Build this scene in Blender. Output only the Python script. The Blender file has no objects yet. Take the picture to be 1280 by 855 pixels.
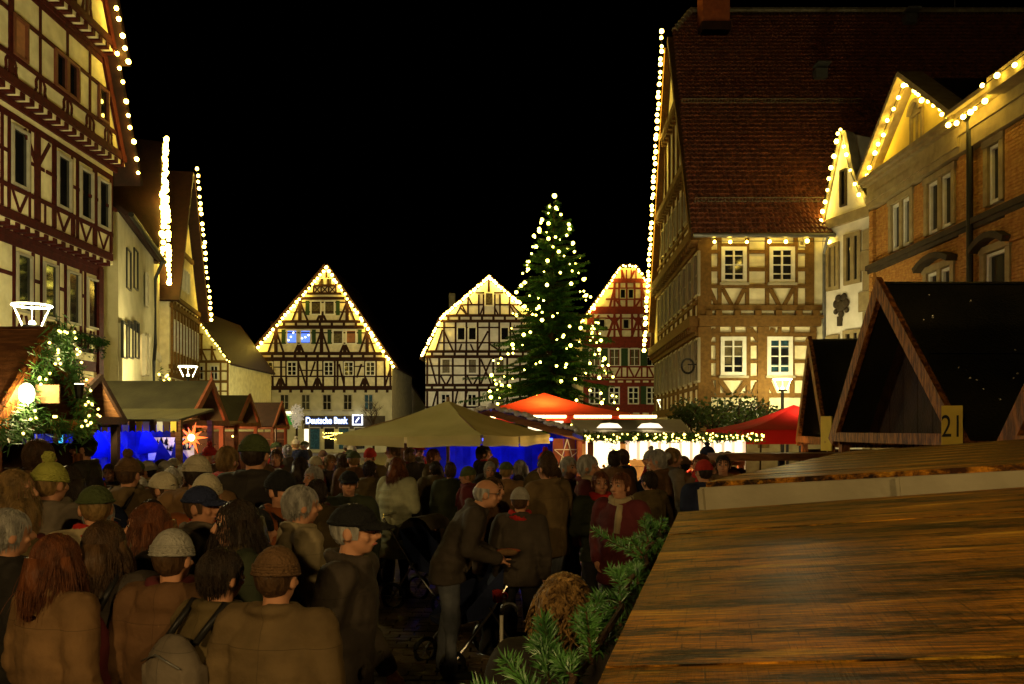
import bpy, bmesh, math, random, mathutils
import mathutils.noise
from mathutils import Vector, Matrix, Euler
R = math.radians
random.seed(7)
scene = bpy.context.scene
COL = scene.collection

# ---------------------------------------------------------------- camera, sky, exposure
F, CX, CY, H = 1000.0, 640.0, 536.0, 2.05      # focal length and horizon in photo pixels, eye height in metres
cam = bpy.data.cameras.new('camera'); camo = bpy.data.objects.new('camera', cam); COL.objects.link(camo)
camo.location = (0, 0, H); camo.rotation_euler = (R(90), 0, 0)
cam.sensor_width = 36; cam.lens = F / 1280 * 36; cam.shift_y = (CY - 427.5) / 1280
cam.clip_start = 0.05; cam.clip_end = 600
scene.camera = camo

world = bpy.data.worlds.new('World'); scene.world = world; world.use_nodes = True
wn = world.node_tree; bg = wn.nodes['Background']
sky = wn.nodes.new('ShaderNodeTexSky'); sky.sky_type = 'NISHITA'; sky.sun_disc = False
sky.sun_elevation = R(-9); sky.sun_rotation = R(200)
wn.links.new(sky.outputs[0], bg.inputs['Color']); bg.inputs['Strength'].default_value = 0.05
scene.view_settings.view_transform = 'Standard'; scene.view_settings.look = 'None'
scene.view_settings.exposure = 0.0; scene.view_settings.gamma = 1.0
scene.render.engine = 'CYCLES'
scene.cycles.use_denoising = True
scene.cycles.max_bounces = 5; scene.cycles.diffuse_bounces = 2; scene.cycles.glossy_bounces = 2
scene.cycles.transparent_max_bounces = 6
scene.cycles.sample_clamp_indirect = 3.0
scene.cycles.use_light_tree = True

def P(px, py, Y):                                # photo pixel at a known distance -> place
    return Vector(((px - CX) / F * Y, Y, H + (CY - py) / F * Y))
def GX(px, Y): return (px - CX) / F * Y
def HZ(py, Y): return H + (CY - py) / F * Y

# ---------------------------------------------------------------- materials
MATS = {}
def mat(name, col, col2=None, rough=0.8, scale=6.0, bump=0.0, bscale=30.0, metal=0.0, emit=None, estr=0.0,
        coords='pos', stretch=(1, 1, 1), spec=0.18, sss=0.0, alpha=None, contrast=(0.35, 0.65)):
    if name in MATS: return MATS[name]
    m = bpy.data.materials.new(name); m.use_nodes = True
    nt = m.node_tree; b = nt.nodes['Principled BSDF']
    b.inputs['Roughness'].default_value = rough; b.inputs['Metallic'].default_value = metal
    b.inputs['Specular IOR Level'].default_value = spec
    c = (*col, 1)
    if coords == 'pos':
        src = nt.nodes.new('ShaderNodeNewGeometry').outputs['Position']
    else:
        src = nt.nodes.new('ShaderNodeTexCoord').outputs['Object']
    mp = nt.nodes.new('ShaderNodeMapping'); mp.inputs['Scale'].default_value = stretch
    nt.links.new(src, mp.inputs['Vector'])
    if col2 is not None:
        n = nt.nodes.new('ShaderNodeTexNoise'); n.inputs['Scale'].default_value = scale; n.inputs['Detail'].default_value = 6
        nt.links.new(mp.outputs[0], n.inputs['Vector'])
        r = nt.nodes.new('ShaderNodeValToRGB')
        r.color_ramp.elements[0].position = contrast[0]; r.color_ramp.elements[0].color = c
        r.color_ramp.elements[1].position = contrast[1]; r.color_ramp.elements[1].color = (*col2, 1)
        nt.links.new(n.outputs['Fac'], r.inputs['Fac']); nt.links.new(r.outputs['Color'], b.inputs['Base Color'])
    else:
        b.inputs['Base Color'].default_value = c
    if bump:
        n2 = nt.nodes.new('ShaderNodeTexNoise'); n2.inputs['Scale'].default_value = bscale; n2.inputs['Detail'].default_value = 5
        nt.links.new(mp.outputs[0], n2.inputs['Vector'])
        bp = nt.nodes.new('ShaderNodeBump'); bp.inputs['Strength'].default_value = bump; bp.inputs['Distance'].default_value = 0.02
        nt.links.new(n2.outputs['Fac'], bp.inputs['Height']); nt.links.new(bp.outputs[0], b.inputs['Normal'])
    if emit is not None:
        b.inputs['Emission Color'].default_value = (*emit, 1); b.inputs['Emission Strength'].default_value = estr
    if sss:
        b.inputs['Subsurface Weight'].default_value = sss
    MATS[name] = m
    return m

mat('plaster_cream', (.78, .71, .47), (.62, .55, .34), .9, 3.0, .3, 25)
mat('plaster_yellow', (.80, .74, .42), (.64, .58, .31), .9, 3.0, .3, 25)
mat('plaster_white', (.80, .76, .64), (.66, .62, .50), .9, 2.5, .3, 25)
mat('plaster_grey', (.52, .47, .29), (.40, .36, .22), .9, 1.5, .3, 25)
mat('plaster_ochre', (.74, .57, .13), (.62, .47, .10), .9, 2.0, .3, 25)
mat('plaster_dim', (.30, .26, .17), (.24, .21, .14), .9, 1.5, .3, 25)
mat('timber_red', (.066, .0095, .006), (.038, .006, .004), .8, 8.0, .5, 40, spec=.12)
mat('timber_dark', (.034, .012, .007), (.019, .008, .005), .8, 8.0, .5, 40, spec=.12)
mat('timber_ochre', (.17, .092, .024), (.115, .060, .016), .8, 9.0, .6, 40, spec=.12)
mat('timber_brick_red', (.19, .026, .014), (.135, .019, .010), .7, 6.0, .4, 40)
mat('frame_white', (.72, .70, .60), (.62, .60, .50), .55, 5.0)
mat('frame_grey', (.40, .36, .24), (.33, .30, .20), .6, 5.0)
mat('frame_brown', (.16, .055, .025), (.12, .04, .02), .6, 5.0)
mat('shutter_green', (.028, .060, .018), (.02, .045, .014), .6, 8.0)
mat('glass_dark', (.008, .008, .009), None, .06, spec=.6)
mat('glass_curtain', (.14, .11, .05), (.06, .045, .02), .25, 6.0, spec=.6)
mat('glass_warm', (.10, .04, .015), (.22, .08, .02), .4, 4.0, emit=(1.0, .38, .08), estr=.08)
mat('glass_blue', (.05, .08, .3), None, .2, emit=(.12, .24, 1.0), estr=1.4)
mat('glass_teal', (.02, .06, .07), (.005, .01, .012), .1, 7.0, emit=(.25, .6, .55), estr=.025)
mat('glass_shop', (.3, .25, .12), None, .3, emit=(1.0, .74, .34), estr=1.6)
mat('roof_dark', (.035, .014, .010), (.022, .010, .007), .6, 5.0, .6, 25)
mat('roof_tile', (.25, .085, .045), (.085, .031, .019), .34, 7.0, .3, 60, spec=.45)
mat('roof_black', (.012, .012, .010), (.024, .022, .014), .30, 1.3, .5, 40, spec=.5)
mat('roof_olive', (.058, .050, .022), (.036, .031, .014), .6, 2.0, .3, 40)
mat('stone_sand', (.34, .27, .13), (.25, .19, .09), .85, 4.0, .4, 30)
mat('stone_dark', (.060, .045, .025), (.04, .03, .018), .8, 4.0, .4, 30)
mat('stone_grey', (.30, .27, .19), (.22, .20, .14), .85, 4.0, .4, 30)
mat('brick', (.50, .265, .060), (.32, .135, .034), .85, 9.0, .4, 60, contrast=(.3, .7))
mat('brick_dark', (.24, .065, .026), (.17, .045, .02), .85, 9.0, .4, 60)
mat('mortar', (.23, .17, .08), (.18, .13, .06), .9, 20.0, .3, 60)
mat('chimney_brick', (.36, .10, .035), (.28, .075, .028), .85, 6.0, .4, 40)
mat('metal_dark', (.03, .03, .028), None, .45, metal=.7)
mat('metal_grey', (.20, .20, .19), (.15, .15, .14), .4, 6.0, metal=.6)
mat('zinc', (.27, .24, .16), (.19, .165, .105), .55, 2.2, .3, 12, metal=.15)
mat('cable', (.02, .02, .015), None, .7)
mat('bulb', (.9, .75, .4), None, .4, emit=(1.0, .66, .085), estr=46.0)
mat('bulb_soft', (.9, .75, .4), None, .4, emit=(1.0, .74, .13), estr=9.0)
mat('bulb_tree', (.9, .8, .4), None, .4, emit=(1.0, .84, .10), estr=20.0)
mat('lamp_glow', (.9, .9, .8), None, .4, emit=(1.0, .88, .50), estr=5.0)
mat('tube_warm', (.9, .8, .6), None, .4, emit=(1.0, .66, .26), estr=16.0)
mat('tube_cyan', (.2, .7, .8), None, .4, emit=(.05, .62, 1.0), estr=1.1)
mat('glow_white', (.9, .9, .85), None, .4, emit=(1.0, .80, .48), estr=2.0)
mat('valance_glow_pink', (.9, .8, .75), None, .4, emit=(1.0, .62, .38), estr=1.0)  # lamp light on the stall valance, put in as emission
mat('sign_white', (.9, .9, .9), None, .4, emit=(.86, .92, 1.0), estr=2.2)
mat('sign_blue', (.1, .2, .6), None, .4, emit=(.12, .30, 1.0), estr=.9)
mat('star_red', (.7, .1, .03), None, .5, emit=(1.0, .16, .03), estr=2.0)
mat('star_core', (.9, .5, .2), None, .5, emit=(1.0, .62, .25), estr=10.0)
mat('lamp_red', (.6, .05, .02), None, .4, emit=(1.0, .05, .02), estr=1.2)
mat('wood_brown', (.20, .085, .028), (.10, .038, .014), .65, 5.0, .5, 30, stretch=(1, 1, 6))
mat('wood_dark', (.040, .017, .007), (.020, .009, .004), .7, 6.0, .5, 30)
mat('wood_red', (.26, .075, .030), (.17, .045, .018), .6, 6.0, .5, 30)
mat('wood_pale', (.34, .22, .09), (.22, .13, .05), .7, 5.0, .5, 30)
mat('wood_orange', (.33, .115, .020), (.10, .032, .007), .5, 5.0, .8, 24, stretch=(5, 5, 1.0), contrast=(.42, .58))
mat('canvas_cream', (.72, .64, .26), (.60, .53, .20), .85, 1.6, .2, 8)
mat('canvas_red', (.50, .060, .018), (.42, .045, .014), .7, 2.0, .2, 8)
mat('canvas_tent_red', (.55, .022, .015), (.45, .018, .012), .7, 2.0, .2, 8)
mat('canvas_white', (.55, .53, .46), (.48, .46, .40), .8, 2.0, .2, 8)
mat('cloth_blue', (.012, .020, .42), (.008, .012, .26), .8, 5.0, .4, 10)
mat('paper_white', (.62, .58, .46), (.5, .46, .36), .8, 20.0)
mat('paper_yellow', (.70, .50, .06), (.62, .43, .05), .55, 6.0)
mat('print_black', (.012, .011, .009), None, .6)
mat('chalk', (.7, .66, .5), None, .9)
mat('snow', (.62, .60, .52), (.5, .48, .42), .9, 6.0, .3, 20)
mat('needle_green', (.036, .105, .018), (.016, .052, .010), .5, 3.0)
mat('needle_near', (.060, .17, .030), (.024, .078, .016), .42, 16.0, spec=.5)
mat('leaf_green', (.050, .075, .014), (.022, .036, .008), .55, 4.0)
mat('bark', (.055, .030, .015), (.035, .019, .010), .9, 12.0, .6, 40)
mat('green_panel', (.03, .20, .03), None, .5, emit=(.06, .5, .05), estr=.25)

# ---------------------------------------------------------------- mesh builder
class MB:
    def __init__(s): s.v = []; s.f = []; s.mi = []; s.cur = 0
    def add(s, vs, fs, M=None):
        k = len(s.v)
        for p in vs:
            p = Vector(p)
            s.v.append(tuple(M @ p) if M is not None else tuple(p))
        for f in fs: s.f.append([i + k for i in f]); s.mi.append(s.cur)
    def box(s, c, d, M=None):
        x, y, z = c; a, b, e = d[0] / 2, d[1] / 2, d[2] / 2
        vs = [(x - a, y - b, z - e), (x + a, y - b, z - e), (x + a, y + b, z - e), (x - a, y + b, z - e),
              (x - a, y - b, z + e), (x + a, y - b, z + e), (x + a, y + b, z + e), (x - a, y + b, z + e)]
        s.add(vs, [(0, 3, 2, 1), (4, 5, 6, 7), (0, 1, 5, 4), (1, 2, 6, 5), (2, 3, 7, 6), (3, 0, 4, 7)], M)
    def bar(s, p, q, w, t):                                     # square bar between two points
        p, q = Vector(p), Vector(q); d = q - p; L = d.length
        if L < 1e-6: return
        Mx = Matrix.Translation((p + q) / 2) @ d.to_track_quat('X', 'Z').to_matrix().to_4x4()
        s.box((0, 0, 0), (L, t, w), Mx)
    def tube(s, pts, rad, n=6, cap=True):
        pts = [Vector(p) for p in pts]
        if not isinstance(rad, (list, tuple)): rad = [rad] * len(pts)
        k = len(s.v); up = Vector((0, 0, 1))
        for i, p in enumerate(pts):
            d = (pts[min(i + 1, len(pts) - 1)] - pts[max(i - 1, 0)])
            if d.length < 1e-9: d = Vector((0, 0, 1))
            d.normalize()
            a = d.cross(up)
            if a.length < 1e-3: a = d.cross(Vector((1, 0, 0)))
            a.normalize(); b = d.cross(a)
            for j in range(n):
                t = 2 * math.pi * j / n
                s.v.append(tuple(p + (a * math.cos(t) + b * math.sin(t)) * rad[i]))
        for i in range(len(pts) - 1):
            for j in range(n):
                s.f.append([k + i * n + j, k + i * n + (j + 1) % n, k + (i + 1) * n + (j + 1) % n, k + (i + 1) * n + j]); s.mi.append(s.cur)
        if cap:
            s.f.append([k + j for j in range(n)][::-1]); s.mi.append(s.cur)
            e = k + (len(pts) - 1) * n
            s.f.append([e + j for j in range(n)]); s.mi.append(s.cur)
    def prism(s, poly, axis_vec, M=None):                       # polygon (3d points) pushed along a vector
        n = len(poly); a = [Vector(p) for p in poly]; b = [p + Vector(axis_vec) for p in a]
        fs = [tuple(range(n))[::-1], tuple(range(n, 2 * n))] + [(i, (i + 1) % n, (i + 1) % n + n, i + n) for i in range(n)]
        s.add(a + b, fs, M)
    def slab(s, quad, t):                                       # thick sheet, pushed against its normal
        a = [Vector(p) for p in quad]
        n = (a[1] - a[0]).cross(a[2] - a[0]).normalized()
        s.prism(a, -n * t)
    def ball(s, c, r, nu=8, nv=6, M=None):
        c = Vector(c); r = Vector((r, r, r)) if not hasattr(r, '__len__') else Vector(r)
        vs = [c + Vector((0, 0, r.z))]
        for i in range(1, nv):
            th = math.pi * i / nv
            for j in range(nu):
                ph = 2 * math.pi * j / nu
                vs.append(c + Vector((r.x * math.sin(th) * math.cos(ph), r.y * math.sin(th) * math.sin(ph), r.z * math.cos(th))))
        vs.append(c - Vector((0, 0, r.z)))
        fs = []
        for j in range(nu):
            fs.append((0, 1 + j, 1 + (j + 1) % nu))
            for i in range(nv - 2):
                a = 1 + i * nu
                fs.append((a + j, a + nu + j, a + nu + (j + 1) % nu, a + (j + 1) % nu))
            a = 1 + (nv - 2) * nu
            fs.append((a + j, len(vs) - 1, a + (j + 1) % nu))
        s.add(vs, fs, M)
    def lathe(s, prof, n=16, M=None):                           # (r, z) profile
        vs = []; fs = []
        for r, z in prof:
            for j in range(n):
                t = 2 * math.pi * j / n; vs.append((r * math.cos(t), r * math.sin(t), z))
        for i in range(len(prof) - 1):
            for j in range(n):
                fs.append((i * n + j, i * n + (j + 1) % n, (i + 1) * n + (j + 1) % n, (i + 1) * n + j))
        s.add(vs, fs, M)
    def mesh(s, name, mats, smooth=False):
        me = bpy.data.meshes.new(name); me.from_pydata(s.v, [], s.f)
        for m in (mats if isinstance(mats, (list, tuple)) else [mats]): me.materials.append(MATS[m] if isinstance(m, str) else m)
        if any(s.mi): me.polygons.foreach_set('material_index', s.mi)
        if smooth: me.polygons.foreach_set('use_smooth', [True] * len(me.polygons))
        me.update(); return me
    def build(s, name, mats, parent=None, M=None, smooth=False):
        return link(name, s.mesh(name, mats, smooth), parent, M)

def link(name, data, parent=None, M=None):
    o = bpy.data.objects.new(name, data); COL.objects.link(o)
    if parent is not None: o.parent = parent
    if M is not None: o.matrix_basis = M
    return o
def tag(o, label, cat=None, group=None, kind=None):
    if label: o['label'] = label
    if cat: o['category'] = cat
    if group: o['group'] = group
    if kind: o['kind'] = kind
    return o
def thing(name, label, cat, M=None, group=None):
    o = link(name, None, None, M if M is not None else Matrix.Identity(4)); o.empty_display_size = .3
    return tag(o, label, cat, group)
def structure(o): o['kind'] = 'structure'; return o

CUBES = {}
def cube(m):
    if m not in CUBES:
        b = MB(); b.box((0, 0, 0), (1, 1, 1)); CUBES[m] = b.mesh('block_' + m, m)
    return CUBES[m]
def block(name, m, parent, c, d, M=None):                       # a box part sharing one mesh
    B = Matrix.Translation(c) @ Matrix.Diagonal((*d, 1))
    return link(name, cube(m), parent, (M @ B) if M is not None else B)
def barpart(name, m, parent, p, q, w, t):
    p, q = Vector(p), Vector(q); d = q - p
    Mx = Matrix.Translation((p + q) / 2) @ d.to_track_quat('X', 'Z').to_matrix().to_4x4() @ Matrix.Diagonal((d.length, t, w, 1))
    return link(name, cube(m), parent, Mx)
def frame_xy(o, u):                                             # x along the facade, y into the house, z up
    return Matrix.Translation(Vector(o)) @ Matrix.Rotation(math.atan2(u[1], u[0]), 4, 'Z')

def point_light(name, parent, loc, power, col=(1, .84, .42), rad=.12):
    l = bpy.data.lights.new(name, 'POINT'); l.energy = power; l.color = col; l.shadow_soft_size = rad
    o = link(name, l, parent); o.location = loc; return o
def spot_light(name, parent, loc, target, power, col=(1, .84, .42), size=90, blend=.7, rad=.15):
    l = bpy.data.lights.new(name, 'SPOT'); l.energy = power; l.color = col; l.spot_size = R(size); l.spot_blend = blend; l.shadow_soft_size = rad
    o = link(name, l, parent); d = Vector(target) - Vector(loc)
    o.matrix_basis = Matrix.Translation(loc) @ d.to_track_quat('-Z', 'Y').to_matrix().to_4x4(); return o

# ---------------------------------------------------------------- facades
WMESH = {}
class Facade:
    def __init__(s, root, rootM, M=Matrix.Identity(4)):
        s.root = root; s.M = M; s.W = rootM @ M; s.Wi = s.W.inverted(); s.n = 0
    def px(s, x, y):
        o = s.Wi @ Vector((0, 0, H)); d = s.Wi.to_3x3() @ Vector(((x - CX) / F, 1, (CY - y) / F))
        t = -o.y / d.y; p = o + d * t
        return p.x, p.z
    def beam(s, a0, z0, a1, z1, w, m, t=.05, name='beam', base=0.0):
        s.n += 1; t = t + (s.n * 7 % 23) * .0009
        d = Vector((a1 - a0, 0, z1 - z0)); L = d.length
        if L < 1e-4: return
        th = math.atan2(d.z, d.x)
        Mx = s.M @ Matrix.Translation(((a0 + a1) / 2, -base - t / 2 + .02, (z0 + z1) / 2)) @ Matrix.Rotation(-th, 4, 'Y') @ Matrix.Diagonal((L, t + .04, w, 1))
        return link(name, cube(m), s.root, Mx)
    def pb(s, x0, y0, x1, y1, w, m, t=.05, name='beam', base=0.0):
        a, z = s.px(x0, y0); b, e = s.px(x1, y1)
        return s.beam(a, z, b, e, w, m, t, name, base)
    def h(s, x0, x1, ys, w, m, t=.06, name='rail', base=0.0):
        for y in (ys if hasattr(ys, '__len__') else [ys]): s.pb(x0, y, x1, y, w, m, t, name, base)
    def v(s, xs, y0, y1, w, m, t=.055, name='post', base=0.0):
        for x in (xs if hasattr(xs, '__len__') else [xs]): s.pb(x, y0, x, y1, w, m, t, name, base)
    def box(s, name, m, a, z, w, h, d0, d1, parent=None):       # d0..d1 metres out from the wall
        return block(name, m, s.root if parent is None else parent, (a, -(d0 + d1) / 2, z), (w, abs(d1 - d0), h), s.M if parent is None else None)
    def window(s, a, z, w, h, fm='frame_white', gm='glass_dark', nx=2, ny=1, fw=.07, bar=.035, out=.05, sill=None, split=False, arch=False):
        key = (round(w, 2), round(h, 2), fm, nx, ny, fw, bar)
        if key not in WMESH:
            b = MB(); W, Hh, D = key[0], key[1], .09
            b.box((-W / 2 + fw / 2, 0, 0), (fw, D, Hh)); b.box((W / 2 - fw / 2, 0, 0), (fw, D, Hh))
            b.box((0, 0, Hh / 2 - fw / 2), (W - 2 * fw, D, fw)); b.box((0, 0, -Hh / 2 + fw / 2), (W - 2 * fw, D, fw))
            for i in range(1, nx): b.box((-W / 2 + W * i / nx, .006, 0), (bar * (1.6 if nx == 2 else 1), D - .02, Hh - 2 * fw))
            for j in range(1, ny): b.box((0, .012, -Hh / 2 + Hh * j / ny), (W - 2 * fw, D - .04, bar))
            WMESH[key] = b.mesh('window_frame', fm)
        Mx = s.M @ Matrix.Translation((a, -out + .02, z + h / 2))
        o = link('window', WMESH[key], s.root, Mx)
        iw, ih = w - 2 * fw, h - 2 * fw
        px_, py_ = (nx, ny) if split else (1, 1)
        for i in range(px_):
            for j in range(py_):
                g = gm if isinstance(gm, str) else random.choice(gm)
                block('pane', g, o, (-iw / 2 + iw * (i + .5) / px_, .03, -ih / 2 + ih * (j + .5) / py_), (iw / px_ - .002, .012, ih / py_ - .002))
        if sill: block('sill', sill, o, (0, -.05, -h / 2 - .035), (w + .12, .14, .07))
        return o
    def pw(s, x, y0, y1, w, fm='frame_white', gm='glass_dark', nx=2, ny=1, **k):   # centre x, top y0, bottom y1 in photo pixels, width in metres
        a, z1 = s.px(x, y0); _, z0 = s.px(x, y1)
        return s.window(a, z0, w, z1 - z0, fm, gm, nx, ny, **k)
    def pwx(s, x0, x1, y0, y1, *a, **k):
        w = s.px(x1, y1)[0] - s.px(x0, y1)[0]
        return s.pw((x0 + x1) / 2, y0, y1, abs(w), *a, **k)

def prism_body(root, outline, depth, m, name='wall', M=None):    # outline in (a, z), pushed into the house
    b = MB(); b.prism([(a, 0, z) for a, z in outline], (0, depth, 0)); return b.build(name, m, root, M)
def roof_slab(root, p, q, depth, m, over=.35, t=.16, M=None, lift=.03, name='roof', back=.3):
    # sheet over the edge p->q of the gable outline (a, z), running into the house
    (a0, z0), (a1, z1) = p, q
    n = Vector((-(z1 - z0), 0, a1 - a0)).normalized()
    if n.z < 0: n = -n
    A = Vector((a0, 0, z0)) + n * lift; B = Vector((a1, 0, z1)) + n * lift
    b = MB(); quad = [A + Vector((0, -over, 0)), B + Vector((0, -over, 0)), B + n * t + Vector((0, -over, 0)), A + n * t + Vector((0, -over, 0))]
    b.prism(quad, (0, depth + over + back, 0)); return b.build(name, m, root, M)

# ---------------------------------------------------------------- light strings
BULB = {}
def bulb_mesh(m, r):
    k = (m, r)
    if k not in BULB:
        b = MB(); b.ball((0, 0, 0), r, 8, 6); BULB[k] = b.mesh('bulb', m, True)
    return BULB[k]
def string_lights(pts, n, label, r=.05, m='bulb', group='strings of lights along the roof edges', name='light_string', cable=True, jit=.035, cat='light string'):
    if n > 12: n = int(n * 1.25)
    r *= .74
    pts = [Vector(p) for p in pts]
    L = [0]
    for i in range(len(pts) - 1): L.append(L[-1] + (pts[i + 1] - pts[i]).length)
    root = thing(name, label, cat, Matrix.Translation(pts[0]), group)
    def at(t):
        t *= L[-1]
        for i in range(len(pts) - 1):
            if t <= L[i + 1] + 1e-6: return pts[i].lerp(pts[i + 1], (t - L[i]) / max(1e-6, L[i + 1] - L[i]))
        return pts[-1].copy()
    if cable:
        b = MB(); b.tube([p - pts[0] for p in pts], .012, 5); b.build('cable', 'cable', root)
    for i in range(n):
        p = at(min(1, max(0, (i + random.uniform(-.22, .22)) / max(1, n - 1)))) - pts[0] - Vector((0, 0, .05 * abs(math.sin(i * 1.3)))) + Vector([random.uniform(-jit, jit) for _ in range(3)])
        link('bulb', bulb_mesh(m, r), root, Matrix.Translation(p) @ Matrix.Diagonal((*(Vector((1, 1, 1)) * random.uniform(.78, 1.2)), 1)))
    return root

# ================================================================ the setting: ground
b = MB(); b.add([(-90, -30, -.02), (90, -30, -.02), (90, 150, -.02), (-90, 150, -.02)], [(0, 1, 2, 3)])
mat('ground_pave', (.085, .055, .026), (.045, .030, .016), .5, 3.0, .8, 9, spec=.5)
ground = structure(b.build('market_square', 'ground_pave'))
# pavers one can tell apart in the gap between the people; the rest joined
mat('paver', (.12, .075, .034), (.065, .042, .022), .42, 2.0, .4, 60, spec=.5)
mat('paver_dark', (.09, .055, .026), (.05, .034, .018), .42, 2.0, .4, 60, spec=.5)
rest = MB(); cnt = 0
PW, PD = .24, .12
for j in range(int((11 - 3.5) / PD)):
    for i in range(int(4.6 / PW)):
        x = -2.9 + i * PW + (PW / 2 if j % 2 else 0); y = 3.5 + j * PD
        c = (x + random.uniform(-.004, .004), y, .004 + random.uniform(-.004, .004)); d = (PW - .012, PD - .012, .04)
        if -1.42 < x < -.42 and 5.2 < y < 8.6 and cnt < 290:
            block('paver', 'paver' if random.random() < .6 else 'paver_dark', ground, c, d); cnt += 1
        else: rest.box(c, d)
o = rest.build('paver_field', 'paver', ground); o['kind'] = 'stuff'

# ================================================================ house at the left edge: red timbers, jettied gable
HM = frame_xy((-12.5, 15.5, 0), (0, 1))
A = thing('timbered_house', 'tall cream house with dark red timbers, jettied storeys and a flower box row', 'house', HM)
prism_body(A, [(0, 0), (8.8, 0), (8.8, 7.05), (0, 7.05)], 9, 'plaster_yellow')
T2, T3, T4 = (Matrix.Translation((0, -o_, 0)) for o_ in (.3, .6, .9))
prism_body(A, [(-.05, 7.05), (8.95, 7.05), (8.95, 10.1), (-.05, 10.1)], 9, 'plaster_yellow', M=T2)
prism_body(A, [(-.1, 10.1), (9.1, 10.1), (7.75, 13.0), (1.25, 13.0)], 9, 'plaster_yellow', M=T3)
prism_body(A, [(1.2, 13.0), (7.8, 13.0), (4.5, 20.0)], 9, 'plaster_yellow', M=T4)
roof_slab(A, (9.4, 9.6), (7.78, 13.1), 10, 'roof_dark', .35, M=T3); roof_slab(A, (8.0, 12.7), (4.5, 20.1), 10, 'roof_dark', .35, M=T4)
roof_slab(A, (1.2, 13.1), (-.4, 9.6), 10, 'roof_dark', .35, M=T3); roof_slab(A, (1.0, 12.7), (4.5, 20.1), 10, 'roof_dark', .35, M=T4)
f1, f2, f3, f4 = (Facade(A, HM, m) for m in (Matrix.Identity(4), T2, T3, T4))
TR = 'timber_red'
def mann(f, a, z0, z1, s=.36, w=.075):            # curved foot braces either side of a post
    for k in (-1, 1):
        pts = [(a + k * .05, z1), (a + k * s * .55, z1 - (z1 - z0) * .35), (a + k * s * .5, z0 + (z1 - z0) * .35), (a + k * s * .75, z0)]
        for p, q in zip(pts[:-1], pts[1:]): f.beam(p[0], p[1], q[0], q[1], w, TR, .02, 'brace')
# storey 1
f1.h(0, 0, [], .1, TR)
for z, w in ((3.9, .30), (4.35, .12), (6.74, .20)): f1.beam(0, z, 8.8, z, w, TR, .03, 'rail')
f1.beam(0, 3.45, 8.8, 3.45, .2, TR, .1, 'rail')
S1 = [29, 62, 91, 115]; ST = [f1.px(x, 400)[0] for x in (-70, -30)] + [f1.px(x, 400)[0] for x in S1]
for i, a in enumerate(ST):
    f1.window(a, 5.02, .66, 1.5, 'frame_grey', 'glass_dark', 1, 1, fw=.055, out=.052)
    for k in (-1, 1): f1.beam(a + k * .40, 4.3, a + k * .40, 6.7, .10, TR, .02, 'post')
    if i < len(ST) - 1: f1.beam(a + .4, 5.92, ST[i + 1] - .4, 5.92, .10, TR, .02, 'rail')
    for k in (-1, 1): f1.beam(a + k * .30, 4.35, a + k * .08, 4.95, .07, TR, .02, 'brace')
    
f1.beam(8.7, 0, 8.7, 6.9, .26, TR, .08, 'post')
for k in range(5):
    f1.beam(1.0 + k * 1.75, 0, 1.0 + k * 1.75, 3.4, .3, 'stone_sand', .06, 'pier')
# jetty 1
def jetty(f, fl, a0, a1, z, n, m=TR, sz=.17, out=.3):
    f.beam(a0, z + .14, a1, z + .14, .22, m, .06, 'jetty_beam')
    fl.beam(a0, z - .22, a1, z - .22, .14, m, .06, 'jetty_beam')
    for i in range(n):
        a = a0 + (a1 - a0) * (i + .5) / n
        fl.box('joist_end', m, a, z - .07, sz, sz * .9, -.05, out + .03)
jetty(f2, f1, 0, 8.85, 7.12, 22)
jetty(f3, f2, -.1, 9.1, 10.2, 24)
jetty(f4, f3, 1.0, 8.0, 13.1, 18)
# storey 2
for z, w in ((7.95, .11), (9.68, .16)): f2.beam(0, z, 8.9, z, w, TR, .025, 'rail')
S2 = [f2.px(x, 240)[0] for x in (-80, 24, 79, 107, 129)]
for a in S2:
    f2.window(a, 8.02, .70, 1.46, 'frame_grey', 'glass_dark', 1, 1, fw=.065, out=.052)
    for k in (-1, 1): f2.beam(a + k * .42, 7.4, a + k * .42, 9.7, .09, TR, .02, 'post')
    f2.beam(a - .3, 7.92, a, 7.42, .07, TR, .02, 'brace'); f2.beam(a + .3, 7.92, a, 7.42, .07, TR, .02, 'brace')
for x in (-30, 2, 46, 66, 96, 118, 139):
    a = f2.px(x, 240)[0]; f2.beam(a, 7.4, a, 9.7, .10 if x != 46 else .24, TR, .022, 'post'); f2.beam(a - .32, 8.78, a + .32, 8.78, .09, TR, .018, 'rail')
for x in (10, 56, 92):
    a = f2.px(x, 240)[0]; f2.beam(a, 7.4, a, 7.95, .07, TR, .02, 'brace')
a = f2.px(46, 240)[0]
for k in (-1, 1): f2.beam(a, 8.75, a + k * .55, 9.55, .11, TR, .02, 'brace')
# storey 3
for z, w in ((10.92, .11), (11.97, .11), (12.74, .16)): f3.beam(.3, z, 9.0 - (z - 10.1) * .46, z, w, TR, .025, 'rail')
for x in (-60, 13, 50, 84, 112, 135):
    a = f3.px(x, 120)[0]; f3.beam(a, 10.3, a, 12.8, .18 if x == 13 else .10, TR, .02, 'post'); mann(f3, a, 10.35, 10.95)
for x, g in ((24, 'glass_warm'), (75, 'glass_dark'), (90, 'glass_dark'), (128, 'glass_dark')):
    a = f3.px(x, 100)[0]; f3.window(a, 10.98, .58, .98, 'frame_brown', g, 1, 1, fw=.07, out=.052)
f3.beam(8.95, 10.2, 7.75, 12.9, .22, TR, .07, 'verge_board')
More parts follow.
